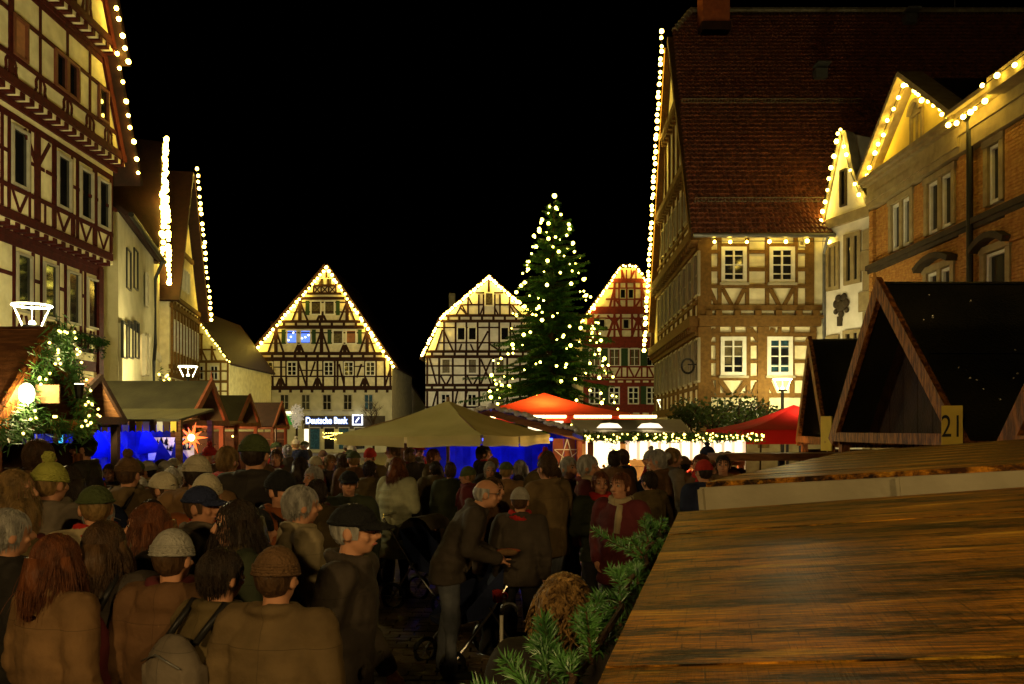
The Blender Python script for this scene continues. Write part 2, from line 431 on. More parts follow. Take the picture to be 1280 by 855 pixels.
# storey 4
for x in (70, 88, 108):
    a = f4.px(x, 20)[0]; f4.beam(a, 13.3, a, 15.6, .11, TR, .02, 'post'); mann(f4, a, 13.3, 14.1)
f4.beam(1.6, 14.2, 7.2, 14.2, .13, TR, .06, 'rail')
f4.beam(7.75, 13.1, 4.55, 19.9, .22, TR, .07, 'verge_board')
string_lights([HM @ Vector((9.22, -.98, 9.95)), HM @ Vector((7.8, -.98, 13.05))], 9, 'warm bulbs up the lower verge of the red timbered gable', .085)
string_lights([HM @ Vector((7.9, -1.28, 12.75)), HM @ Vector((5.15, -1.28, 18.4))], 15, 'warm bulbs up the upper verge of the red timbered gable', .085)
# evergreen swags under the first floor windows
for i, (x0, x1) in enumerate(((70, 104), (106, 124))):
    a0, a1 = f1.px(x0, 430)[0], f1.px(x1, 430)[0]
    g = thing('window_garland', ['dark evergreen swag under the first floor windows of the red timbered house', 'short evergreen swag at the far end of the red timbered facade'][i], 'garland', HM @ Matrix.Translation((a0, -.2, 4.78)))
    b = MB()
    for k in range(360):
        t = random.random(); p = Vector((t * (a1 - a0), random.uniform(-.08, .08), -.12 * abs(math.sin(t * 9)) - (random.random() ** 2) * (.55 if math.sin(t * 9 + 1) > .2 else .15)))
        d = Vector((random.uniform(-1, 1), random.uniform(-1, 1), random.uniform(-1, .5))).normalized() * .09; e = d.orthogonal().normalized() * .03
        b.add([p, p + d * .5 + e, p + d, p + d * .5 - e], [(0, 1, 2, 3)])
    b.build('foliage', 'needle_green', g); bb = MB(); bb.tube([(0, 0, .02), (a1 - a0, 0, .02)], .02, 5); bb.build('stem', 'bark', g)

# ================================================================ second house on the left: plain plaster, gutter and pipe
def side_house(n0, n1, label, wallm, name='plaster_house'):
    u = (Vector(n1) - Vector(n0)).normalized(); M = frame_xy((n0[0], n0[1], 0), u)
    r = thing(name, label, 'house', M); return r, M, (Vector(n1) - Vector(n0)).length
Hh, HM, L2 = side_house((-12.8, 26.0), (-14.9, 33.3), 'plain cream plaster house with gutter and bent downpipe', None)
prism_body(Hh, [(0, 0), (L2, 0), (L2, 9.1), (0, 9.1)], 8, 'plaster_grey')
b = MB(); b.slab([(-.2, -.35, 9.05), (L2 - .1, -.35, 9.05), (L2 - .1, 4, 12.5), (-.2, 4, 12.5)], .15); b.build('roof', 'roof_dark', Hh)
b = MB(); b.tube([(-.2, -.42, 9.0), (L2, -.42, 9.0)], .09, 8); b.build('gutter', 'metal_dark', Hh)
b = MB(); b.tube([(L2 - .6, -.42, 8.95), (L2 - .5, -.12, 8.2), (L2 - .5, -.12, 5.5), (L2 - 1.0, -.14, 4.8), (L2 - 1.0, -.14, 0)], .07, 8); b.build('downpipe', 'metal_dark', Hh)
fw_ = Facade(Hh, HM)
for x in (160, 169): fw_.pw(x, 312, 362, .8, 'metal_dark', 'glass_dark', 1, 1, fw=.04, out=.03)
for x in (150, 158, 166): fw_.pw(x, 402, 448, .75, 'metal_dark', 'glass_dark', 1, 1, fw=.04, out=.15)
fw_.box('plinth_band', 'plaster_grey', 2.2, 2.75, 4.3, 5.5, 0, .12)

# third house: lit gable
Hh, HM, L3 = side_house((-15.05, 33.4), (-16.75, 38.0), 'narrow cream gabled house with lit shop windows', None, 'gabled_house')
PK = 2.4
prism_body(Hh, [(0, 0), (L3, 0), (L3, 9.3), (PK, 14.7), (0, 9.3)], 9, 'plaster_cream')
roof_slab(Hh, (L3 + .15, 8.9), (PK, 14.75), 9, 'roof_dark', .3); roof_slab(Hh, (-.15, 8.9), (PK, 14.75), 9, 'roof_dark', .3)
fw_ = Facade(Hh, HM)
for x in (183, 190): fw_.pw(x, 342, 384, .6, 'frame_grey', 'glass_curtain', 1, 1)
for x in (179, 184.5, 190): fw_.pw(x, 418, 470, .62, 'frame_grey', 'glass_shop', 1, 2)
fw_.box('fascia', 'plaster_white', L3 / 2, 5.35, L3, .3, 0, .1)
fw_.window(PK - .3, 10.3, .6, 1.2, 'frame_grey', 'glass_curtain', 1, 1)
string_lights([HM @ Vector((L3 + .1, -.42, 9.0)), HM @ Vector((PK, -.42, 15.05))], 24, 'dense warm bulbs down the far verge of the narrow lit gable', .145)
string_lights([HM @ Vector((PK, -.42, 15.0)), HM @ Vector((.2, -.42, 10.3)), HM @ Vector((.1, -.42, 9.2))], 22, 'dense warm bulbs down the near verge of the narrow lit gable', .145)
string_lights([HM @ Vector((.25, -.4, 12.0)), HM @ Vector((1.3, -.4, 12.1)), HM @ Vector((1.9, -.4, 11.4))], 9, 'short bright bulb row across the face of the narrow lit gable', .145)
# two little lit fir trees in front of the shop
def small_fir(loc, h, r, label, lit=0, group=None, mneed='needle_green', n=900, bm='bulb_soft', br=.03):
    t = thing('fir_tree', label, 'tree', Matrix.Translation(loc), group)
    b = MB(); b.tube([(0, 0, 0), (0, 0, h * .9)], [r * .08, .01], 6); b.build('trunk', 'bark', t)
    b = MB()
    for i in range(n):
        z = h * (.12 + .88 * (1 - math.sqrt(random.random()))); rr = r * (1 - z / h) * random.uniform(.35, 1.05) + .02; an = random.uniform(0, 6.283)
        p = Vector((rr * math.cos(an), rr * math.sin(an), z)); d = Vector((math.cos(an), math.sin(an), random.uniform(-.5, .35))).normalized() * r * .3
        e = Vector((-math.sin(an), math.cos(an), random.uniform(-.4, .4))) * r * .055
        b.add([p - d * .5, p + e, p + d * .5, p - e], [(0, 1, 2, 3)])
    b.build('crown', mneed, t)
    if lit:
        s = thing('light_string', 'tiny bulbs on the ' + label, 'light string', Matrix.Translation(loc), 'bulbs on little firs')
        for i in range(lit):
            z = h * (.12 + .85 * random.random() ** 1.3); rr = r * (1 - z / h) + .03; an = random.uniform(math.pi, 2 * math.pi)
            link('bulb', bulb_mesh(bm, br), s, Matrix.Translation((rr * math.cos(an), rr * math.sin(an), z)))
    return t
for x, y, n in ((179, 33.3, 'nearer'), (189, 36.2, 'farther')):
    small_fir((GX(x, y) + .75, y, 2.0 if 0 else 0.0), 4.7, .75, n + ' slim fir by the lit shop windows', 34, 'firs by the shop', br=.055)

# fourth house: big dark roof, timbered bay
Hh, HM, L4 = side_house((-16.7, 39.0), (-18.05, 46.0), 'steep roofed house with brown timbered bay and lit gable verge', None, 'steep_roofed_house')
PK = 3.1
prism_body(Hh, [(0, 0), (L4, 0), (L4, 8.7), (PK, 15.4), (0, 8.7)], 9, 'plaster_cream')
roof_slab(Hh, (L4 + .3, 8.2), (PK, 15.45), 9, 'roof_dark', .55); roof_slab(Hh, (-.3, 8.2), (PK, 15.45), 9, 'roof_dark', .55)
fw_ = Facade(Hh, HM); TB = 'timber_ochre'
for z in (8.6, 8.1, 5.1, 4.7, 11.2): fw_.beam(0 if z < 9 else 1.2, z, L4 if z < 9 else 5.2, z, .22, TB, .14, 'rail')
for i in range(10): fw_.beam(.3 + i * .74, 4.8, .3 + i * .74, 8.4, .12, TB, .1, 'post')
for i in range(9): fw_.window(.67 + i * .74, 5.9, .6, 1.6, 'frame_white', 'glass_dark', 1, 2)
for i in range(4): fw_.window(1.6 + i * .9, 9.3, .55, 1.2, 'frame_white', 'glass_dark', 1, 1)
for i in range(7): fw_.beam(.6 + i * 1.0, 0, .6 + i * 1.0, 4.5, .16, TB, .1, 'post')
fw_.beam(0, 2.9, L4, 2.9, .3, TB, .2, 'rail')
string_lights([HM @ Vector((L4 + .25, -.7, 8.4)), HM @ Vector((PK, -.7, 15.8))], 20, 'warm bulbs down the steep verge of the brown timbered bay house', .11)
string_lights([HM @ Vector((L4 + .6, .2, 6.2)), HM @ Vector((L4 + .9, 1.2, 9.4)), HM @ Vector((L4 + 1.5, 2.8, 12.3))], 13, 'bulbs on a verge beyond the steep roofed house', .10)

# fifth house: small cream gable at the corner
Z5 = 58.0; k5 = Z5 / F
HM = frame_xy((GX(188, Z5), Z5, 0), (1, 0)); Hh = thing('corner_gable_house', 'small cream timbered gable house at the corner', 'house', HM)
w5 = GX(287, Z5) - GX(188, Z5); e5 = HZ(452, Z5); p5 = HZ(386, Z5)
prism_body(Hh, [(0, 0), (w5, 0), (w5, e5), (w5 / 2, p5), (0, e5)], 10, 'plaster_yellow')
roof_slab(Hh, (w5 + .15, e5 - .3), (w5 / 2, p5), 10, 'roof_dark', .3); roof_slab(Hh, (-.15, e5 - .3), (w5 / 2, p5), 10, 'roof_dark', .3)
f = Facade(Hh, HM); TO = 'timber_ochre'
f.h(190, 286, [452, 477, 505], .2, TO); f.h(222, 254, 418, .12, TO); f.h(206, 270, 437, .12, TO)
for x in (238, 252, 265): f.v(x, 400 + abs(x - 238) * 1.2, 452, .14, TO)
f.pb(252, 437, 246, 452, .12, TO); f.pb(252, 437, 259, 452, .12, TO); f.pb(265, 437, 271, 452, .12, TO)
for x in (243, 258, 276, 285): f.v(x, 452, 505, .12, TO)
f.h(240, 286, [464, 489], .1, TO)
for x in (250, 268): f.pwx(x - 5, x + 5, 457, 475, 'frame_white', 'glass_dark', 2, 2)
for x in (250, 268): f.pwx(x - 5, x + 5, 483, 503, 'frame_white', 'glass_dark', 2, 2)
string_lights([(GX(289, Z5), Z5 - .45, HZ(453, Z5)), (GX(238, Z5), Z5 - .45, HZ(384, Z5))], 18, 'small bulbs down the verge of the corner gable house', .10, 'bulb_soft')

# ================================================================ bank house
def far_gable_house(name, label, Z, x0, x1, outline, depth, wallm, roofm, over=.35):
    M = frame_xy((GX(x0, Z), Z, 0), (1, 0)); r = thing(name, label, 'house', M)
    o_ = GX(x0, Z)
    prism_body(r, [(GX(x, Z) - o_, HZ(y, Z)) for x, y in outline], depth, wallm)
    return r, M, Facade(r, M)
TD = 'timber_dark'; ZB = 70.0
Hh, HM, f = far_gable_house('timbered_bank_house', 'broad dark timbered gable house with blue lit windows above a bank', ZB, 303, 490,
    [(303, 566), (490, 566), (490, 457), (408, 336), (303, 457)], 14, 'plaster_cream', 'roof_dark')
def lz(x, y, Z, x0): return (GX(x, Z) - GX(x0, Z), HZ(y, Z))
for p, q in (((297, 462), (408, 332)), ((496, 462), (408, 332))): roof_slab(Hh, lz(*p, ZB, 303), lz(*q, ZB, 303), 14, 'roof_dark', .22)
f.box('ground_storey', 'plaster_grey', w := (GX(490, ZB) - GX(303, ZB)) / 2, HZ(487, ZB) / 2, 2 * w + .02, HZ(487, ZB), 0, .03)
def gh(y):  # gable half extents at height y
    t = (457 - y) / (457 - 336); return 303 + t * 105 + 2, 490 - t * 82 - 2
for y, w_ in ((357, .2), (367, .2), (373, .24), (402, .24), (409, .3), (442, .28), (449, .34)):
    a, c = gh(y); f.h(a, c, y, w_, TD, .1)
f.h(303, 490, 485, .36, TD, .12); f.h(303, 490, 470.5, .13, TD)
for y in (378, 390, 416, 429):
    a, c = gh(y); f.h(a, c, y, .11, TD, .045)
for i in range(13): f.v(312 + i * 14.2, 442, 449, .22, TD, .08, 'joist_end')
for i in range(9): f.v(340 + i * 15, 402, 409, .2, TD, .08, 'joist_end')
for x, y0, y1 in ((375, 373, 402), (434, 373, 402), (345, 409, 442), (402, 409, 442), (459, 409, 442)):
    f.v(x, y0, y1, .3, TD)
    for k in (-1, 1): f.pb(x, y0 + 4, x + k * 10, y1, .17, TD, .05, 'brace')
for x, y0, y1 in ((374, 431, 442), (431, 431, 442), (402, 391, 402), (351, 473, 485), (397, 473, 485), (456, 473, 485)):
    for k in (-1, 1): f.pb(x + k * 1.0, y0, x + k * 6, y1, .2, TD, .05, 'brace')
    f.v(x, y0, y1, .3, TD)
for x0 in (392, 401.5, 411): f.pb(x0, 357, x0 + 9, 367, .1, TD, .05, 'brace'); f.pb(x0 + 9, 357, x0, 367, .1, TD, .05, 'brace')
f.v([392, 401.5, 411, 420], 346, 367, .14, TD); f.v(408, 340, 348, .2, TD)
f.v([306, 316, 326, 341, 351.5, 358, 373, 383.5, 397, 404, 418.5, 422, 430, 442.5, 456.5, 470, 481, 488], 449, 485, .17, TD)
f.h(306, 316, 459, .1, TD); f.h(342, 358, 459, .1, TD); f.h(374, 404, 463, .1, TD); f.h(442, 456, 458, .1, TD)
for p in ((373, 452, 383, 483), (394, 452, 388, 470), (424, 455, 431, 485), (452, 455, 446, 472), (488, 460, 481, 484), (308, 472, 313, 484)): f.pb(*p, .15, TD, .05, 'brace')
for i in range(14): f.box('joist_end', TD, f.px(310 + i * 13.4, 490)[0], f.px(310, 489)[1], .22, .25, 0, .14)
for x, g in ((401.5, 'glass_curtain'), (411.5, 'glass_curtain')): f.pwx(x - 4.3, x + 4.3, 347.5, 357, 'frame_white', g, 1, 1)
for x, g in ((395, 'glass_curtain'), (412, 'glass_curtain'), (365, 'glass_blue'), (382, 'glass_blue'), (422.5, 'glass_curtain'), (439, 'glass_warm')):
    y0 = 375.5 if x in (395, 412) else 412; f.pwx(x - 7, x + 7, y0, y0 + 18.5, 'frame_white', g, 1, 1, fw=.11)
for x, y0 in ((384.5, 376), (422.5, 376), (354.5, 412), (392.5, 412), (412, 412), (450, 412)):
    f.box('shutter', 'shutter_green', f.px(x, y0)[0], (f.px(x, y0)[1] + f.px(x, y0 + 18)[1]) / 2, .33, f.px(x, y0)[1] - f.px(x, y0 + 18)[1], .02, .08)
for x in (335.5, 365, 411, 436, 463): f.pwx(x - 6.3, x + 6.3, 452, 470, 'frame_white', 'glass_dark', 2, 3, fw=.1, bar=.05)
for x in (329, 356, 382.5, 409, 435, 461): f.pwx(x - 6, x + 6, 492.5, 513, 'frame_grey', ['glass_dark', 'glass_dark', 'glass_teal'], 2, 2, fw=.09, sill='stone_grey', out=.08)
# blue window decorations: small stars hung in the panes
for x in (361, 364, 367, 378, 382, 386):
    y = random.uniform(415, 427); a, z = f.px(x, y)
    b = MB(); b.ball((a, -.10, z), .09, 6, 4); b.build('window_star', 'sign_white', Hh)
# shop front
f.box('shop_fascia', 'stone_dark', f.px(430, 528)[0], f.px(430, 528)[1], 7.2, 1.15, .03, .12)
for x, w_, g in ((383.5, .55, 'glow_white'), (394, 1.0, 'glass_teal'), (412, 1.0, 'glass_dark'), (430, 1.0, 'glass_teal'), (450, 1.0, 'glass_dark')):
    f.window(f.px(x, 560)[0], .2, w_, 2.3 if x < 390 else 2.0, 'frame_grey', g, 1, 1, out=.12)
f.box('shop_panel', 'green_panel', f.px(363.5, 525)[0], f.px(363, 524)[1], .9, .95, .05, .2)
f.box('shop_panel', 'glow_white', f.px(363.5, 516)[0], f.px(363, 517)[1], .9, .4, .05, .2)

def text_mesh(s, size, ext, m, name, parent, M, off=0.0):
    c = bpy.data.curves.new(name, 'FONT'); c.body = s; c.size = size; c.extrude = ext; c.align_x = 'CENTER'; c.align_y = 'CENTER'; c.offset = off
    o = bpy.data.objects.new(name, c); COL.objects.link(o)
    dg = bpy.context.evaluated_depsgraph_get(); me = bpy.data.meshes.new_from_object(o.evaluated_get(dg))
    bpy.data.objects.remove(o); me.materials.clear(); me.materials.append(MATS[m])
    return link(name, me, parent, M)
mat('logo_navy', (.01, .02, .10), None, .4, emit=(.02, .05, .3), estr=.5)
sg = thing('bank_sign', 'glowing white and blue bank lettering with a slashed square', 'sign', Matrix.Translation(P(413, 526, ZB - .45)))
XR = Matrix.Rotation(R(90), 4, 'X')
text_mesh('Deutsche Bank', .80, .03, 'sign_white', 'lettering', sg, Matrix.Translation((-.35, -.02, 0)) @ XR @ Matrix.Diagonal((.74, 1, 1, 1)), .006)
text_mesh('Deutsche Bank', .80, .02, 'sign_blue', 'letter_glow', sg, Matrix.Translation((-.35, .05, 0)) @ XR @ Matrix.Diagonal((.74, 1, 1, 1)), .045)
for nm, m, d, yy in (('logo_board', 'sign_white', .92, .04), ('logo_field', 'logo_navy', .70, .0)): block(nm, m, sg, (2.35, yy, .08), (d, .06, d))
barpart('logo_slash', 'sign_white', sg, (2.2, -.05, -.12), (2.5, -.05, .28), .11, .03)
string_lights([P(301, 458, ZB - .36), P(408, 334, ZB - .36)], 24, 'bright bulbs up the left verge of the bank house gable', .16)
string_lights([P(408, 334, ZB - .36), P(492, 458, ZB - .36)], 22, 'bright bulbs down the right verge of the bank house gable', .16)
# tubes of light in the shop window
s = string_lights([P(404, 541, ZB - .3), P(428, 541, ZB - .3), P(404, 546, ZB - .3), P(432, 551, ZB - .3)], 40, 'tiny bulbs zigzagging across the shop windows', .05, 'bulb_soft', 'shop window lights')

# dark house in the gap
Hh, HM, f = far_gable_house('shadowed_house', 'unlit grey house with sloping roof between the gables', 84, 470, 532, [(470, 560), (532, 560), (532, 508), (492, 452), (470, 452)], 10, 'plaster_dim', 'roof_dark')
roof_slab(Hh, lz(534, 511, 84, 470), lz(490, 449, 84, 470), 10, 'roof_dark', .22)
f.pwx(493, 501, 487, 498, 'frame_brown', 'glass_dark', 1, 1)
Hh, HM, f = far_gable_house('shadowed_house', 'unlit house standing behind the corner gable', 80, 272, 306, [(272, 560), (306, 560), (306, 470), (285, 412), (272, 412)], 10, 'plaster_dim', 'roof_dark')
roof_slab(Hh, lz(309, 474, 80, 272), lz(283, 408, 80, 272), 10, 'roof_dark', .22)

# ================================================================ house left of the big tree
ZC = 68.0
Hh, HM, f = far_gable_house('timbered_gambrel_house', 'white timbered house with a bent gable beside the big spruce', ZC, 532, 690,
    [(532, 566), (690, 566), (690, 445), (669, 399), (611, 350), (553, 399), (532, 445)], 13, 'plaster_white', 'roof_dark')
for p, q in (((527, 450), (552, 397)), ((551, 399), (611, 347)), ((671, 399), (611, 347)), ((695, 450), (670, 397))):
    roof_slab(Hh, lz(*p, ZC, 532), lz(*q, ZC, 532), 13, 'roof_dark', .22)
b = MB(); b.box((lz(561, 375, ZC, 532)[0], 4, lz(561, 372, ZC, 532)[1]), (.55, .55, 2.0)); b.build('chimney', 'stone_grey', Hh)
for y, w_ in ((394.5, .22), (401.5, .24), (439.5, .22), (446, .26), (481.5, .24), (487.5, .26)):
    i = 0 if y > 445 else max(0, (445 - y) * .44); f.h(532 + i, 690 - i, y, w_, TD, .1)
for i in range(11): f.v(540 + i * 14.2, 439.5, 446, .2, TD, .08, 'joist_end'); f.v(540 + i * 14.2, 481.5, 487.5, .2, TD, .08, 'joist_end')
for i in range(8): f.v(560 + i * 14.2, 394.5, 401.5, .2, TD, .08, 'joist_end')
f.h(574, 648, 381, .13, TD); f.v([598.5, 604.5, 618.5, 625, 585, 637], 368, 394, .15, TD); f.v(611, 350, 366, .2, TD)
f.h(594, 629, 366, .13, TD)
for p in ((570, 394, 577, 381), (577, 381, 584, 394), (584, 394, 574, 383), (604, 384, 600, 394), (618, 384, 623, 394), (637, 381, 645, 394), (652, 394, 640, 381), (590, 381, 585, 370)): f.pb(*p, .13, TD, .05, 'brace')
f.h(548, 675, [409.5, 428.5], .12, TD)
f.v([555, 569.5, 583, 597, 611.5, 624, 638, 652, 668], 402, 440, .16, TD)
for p in ((555, 414, 566, 438), (553, 412, 545, 438), (597, 438, 610, 414), (624, 438, 612, 430), (577, 430, 574, 439), (588, 430, 592, 439), (640, 412, 650, 438)): f.pb(*p, .15, TD, .05, 'brace')
for x in (576.5, 590.5, 631): f.pwx(x - 5.6, x + 5.6, 408.5, 426, 'frame_white', 'glass_dark', 1, 1, fw=.1)
f.pwx(605.5, 617.5, 365, 383, 'frame_white', 'glass_curtain', 1, 1, fw=.12)
f.h(532, 690, [457.5, 469], .13, TD); f.v([534, 549, 566, 582, 599.5, 616.5, 634, 650, 668, 688], 446, 482, .17, TD)
for p in ((537, 448, 546, 481), (551, 470, 557, 481), (564, 470, 558, 481), (584, 470, 590, 481), (598, 470, 592, 481), (601, 449, 614, 480), (614, 449, 601, 480)): f.pb(*p, .15, TD, .05, 'brace')
for x in (557.5, 590.5, 625): f.pwx(x - 6, x + 6, 448, 467.5, 'frame_white', ['glass_dark', 'glass_curtain'], 1, 2, fw=.1)
f.v([534, 547, 566, 582, 599, 616, 634, 650, 668, 688], 488, 540, .17, TD); f.h(532, 690, [509, 540], .16, TD)
for p in ((541, 508, 546, 489), (572, 489, 568, 508), (584, 489, 580, 508)): f.pb(*p, .15, TD, .05, 'brace')
for x in (557, 590, 625): f.pwx(x - 6, x + 6, 492, 508, 'frame_white', 'glass_dark', 2, 2, fw=.1)
string_lights([P(527, 444, ZC - .36), P(552, 396, ZC - .36), P(611, 346, ZC - .36)], 26, 'warm bulbs along the left verge of the bent gable', .15)
string_lights([P(611, 346, ZC - .36), P(670, 396, ZC - .36), P(695, 444, ZC - .36)], 26, 'warm bulbs along the right verge of the bent gable behind the spruce', .15)

# ================================================================ red house right of the tree
ZD = 62.0; RB = 'timber_brick_red'
Hh, HM, f = far_gable_house('red_timbered_house', 'red timbered house with green shutters and clipped gable peak', ZD, 729, 842,
    [(729, 570), (842, 570), (842, 400), (794, 335), (777, 335), (729, 400)], 12, 'plaster_cream', 'roof_dark')
for p, q in (((726, 405), (778, 333)), ((846, 405), (793, 333)), ((776, 334), (795, 334))): roof_slab(Hh, lz(*p, ZD, 729), lz(*q, ZD, 729), 12, 'roof_dark', .22)
def dh(y): t = max(0, (400 - y) / 65); return 729 + t * 48, 842 - t * 48
for y, w_ in ((351, .34), (388, .58), (428, .85), (458.5, .12), (472, .12)):
    a, c = dh(y); f.h(a, c, y, w_, RB, .1)
f.box('red_wall', RB, f.px(785.5, 500)[0], (HZ(474, ZD) + 0) / 2, f.px(842, 500)[0], HZ(474, ZD), 0, .05)
for i in range(7): f.box('panel', 'plaster_cream', f.px(765 + i * 10.5, 476)[0], f.px(765, 477)[1], .42, .14, .04, .07)
for i in range(8): f.v(748 + i * 12, 384, 392, .2, RB, .12, 'joist_end')
f.v([768, 774, 783, 793, 802], 354, 384, .17, RB); f.v([777, 783, 789, 795], 337, 349, .1, RB); f.h(757, 815, [360.5, 374], .13, RB)
for p in ((768, 360, 762, 384), (768, 372, 776, 384), (802, 360, 809, 384), (802, 372, 794, 384), (780, 349, 777, 338), (788, 349, 793, 338)): f.pb(*p, .16, RB, .05, 'brace')
for x in (778.5, 788.5): f.pwx(x - 3.8, x + 3.8, 361, 373.5, 'frame_grey', 'glass_dark', 1, 1, fw=.07)
f.v([735, 741, 768, 776, 790, 798, 806, 820, 832], 392, 424, .17, RB); f.h(733, 838, [398, 412], .12, RB)
for x in (768, 798, 740, 826):
    for k in (-1, 1): f.pb(x, 396, x + k * 9, 423, .2, RB, .05, 'brace'); f.pb(x + k * 9, 394, x + k * 2, 402, .14, RB, .05, 'brace')
for x in (752.5, 782.5, 811): f.pwx(x - 4.2, x + 4.2, 398.5, 411.5, 'frame_grey', 'glass_dark', 1, 1, fw=.08)
f.box('shutter', 'shutter_green', f.px(745.5, 405)[0], f.px(745, 405)[1], .42, .85, .02, .09)
f.v([737, 749, 762, 774, 787, 799, 821, 832], 434, 458, .14, RB)
for x in (743, 768, 793, 815): f.pwx(x - 7.6, x + 7.6, 435.5, 458, 'frame_white', ['glass_curtain', 'glass_dark'], 2, 2, fw=.09)
for x in (731.5, 755.5, 780.5, 804.5): f.box('shutter', 'shutter_green', f.px(x, 447)[0], f.px(x, 447)[1], .52, 1.42, .02, .1)
for x in (743, 768, 793, 818):
    for k in (-1, 1): f.pb(x + k * 7, 459, x + k * 1, 471, .13, RB, .05, 'brace')
    f.v([x - 9, x + 9], 459, 472, .13, RB)
for x in (743, 767.5, 791.5, 814.5): f.pwx(x - 7, x + 7, 483.5, 505.5, 'frame_white', 'glass_dark', 2, 3, fw=.1, bar=.07, out=.1)
for x in (755.5, 804.5): f.box('shutter', 'shutter_green', f.px(x, 494)[0], f.px(x, 494)[1], .52, 1.4, .05, .12)
f.h(729, 842, 514, .2, RB, .12)
for i in range(9): f.box('panel', 'plaster_cream', f.px(735 + i * 12, 520)[0], f.px(765, 522)[1], .5, .75, .04, .07)
string_lights([P(727, 403, ZD - .36), P(777, 332, ZD - .36), P(794, 332, ZD - .36), P(820, 368, ZD - .36), P(830, 382, ZD - .36)], 34, 'warm bulbs around the clipped red gable', .10)

# ================================================================ big ochre timbered house on the right
HM = frame_xy((6.08, 26.0, 0), (1, 0)); RH = thing('big_roofed_house', 'large ochre timbered house with huge tiled roof and chimney', 'house', HM)
SM = frame_xy((.52, 11.0, 0), (-.52, -11.0)); SL = math.hypot(.52, 11.0)
b = MB(); b.prism([(0, 0, 0), (15, 0, 0), (15, 11, 0), (.52, 11, 0)], (0, 0, 6.6)); b.build('wall', 'plaster_cream', RH)
b = MB(); b.prism([(0, 0, 6.6), (15, 0, 6.6), (15, 3, 6.6), (.14, 3, 6.6)], (0, 0, 1.75)); b.build('wall', 'plaster_cream', RH)
prism_body(RH, [(0, 6.6), (SL, 6.6), (SL, 8.35), (5.95, 17.2), (5.15, 17.2), (0, 6.75)], .4, 'plaster_cream', 'gable_wall', SM)
f = Facade(RH, HM); sd = Facade(RH, HM, SM); TO = 'timber_ochre'
f.h(874, 1018, 293, .16, TO, .1); f.v(880, 294, 398, .44, TO, .09); f.v([899, 933.5, 958.5, 994], 294, 385, .13, TO); f.v(1011.5, 294, 385, .28, TO)
f.h(886, 899, [315, 337, 358], .12, TO); f.h(934, 958, [315, 337, 358], .12, TO); f.h(994, 1010, [315, 337, 358], .12, TO)
f.h(899, 934, [307, 358], .12, TO); f.h(958, 994, [307, 358], .12, TO)
f.h(880, 1026, 385, .17, TO, .1); f.h(873, 1024, 402, .34, TO, .16)
f.box('plate', TO, f.px(948, 402)[0] + .02, f.px(948, 397)[1], 4.05, .1, 0, .2)
for x in (885, 897, 920.5, 946, 971.5, 997, 1018): f.box('joist_end', TO, f.px(x, 393)[0], f.px(x, 393)[1], .2, .22, 0, .19)
for p in ((903, 361, 915, 383), (930, 361, 919, 383), (962, 361, 974, 383), (991, 361, 979, 383), (886, 361, 896, 383), (886, 309, 897, 297)): f.pb(*p, .13, TO, .06, 'brace')
f.v(880, 409, 560, .42, TO, .09); f.v([897, 935, 989.5], 409, 497, .14, TO); f.v(953.5, 409, 560, .38, TO, .08); f.v(1016, 409, 470, .2, TO, .05)
f.h(880, 1020, [418.5, 473, 494], .14, TO); f.h(886, 897, [430, 452], .11, TO); f.h(936, 947, [430, 452], .11, TO); f.h(990, 1020, [430, 452], .11, TO)
for x in (916, 974): f.v(x, 409, 418, .12, TO)
for p in ((883, 430, 893, 411), (947, 425, 938, 411), (960, 425, 966, 411), (900, 476, 912, 493), (932, 476, 920, 493), (885, 470, 893, 493), (960, 476, 968, 493), (1018, 411, 1008, 428), (947, 478, 941, 493)): f.pb(*p, .15, TO, .06, 'brace')
for x0, y0, y1 in ((901, 309, 354), (961, 309, 354)): f.pwx(x0, x0 + 31.5, y0, y1, 'frame_white', 'glass_dark', 2, 4, fw=.115, bar=.035, split=True, out=.07, sill='frame_grey')
for x0, g in ((900, ['glass_dark', 'glass_dark', 'glass_curtain']), (958, ['glass_dark', 'glass_teal'])): f.pwx(x0, x0 + 32, 421, 470, 'frame_white', g, 2, 4, fw=.125, bar=.035, split=True, out=.07, sill='frame_grey')
f.pwx(997.5, 1005.5, 301, 309, 'frame_grey', 'glass_curtain', 1, 1, fw=.05)
f.box('stone_base', 'stone_sand', 2.05, 1.35, 4.2, 2.7, 0, .08)
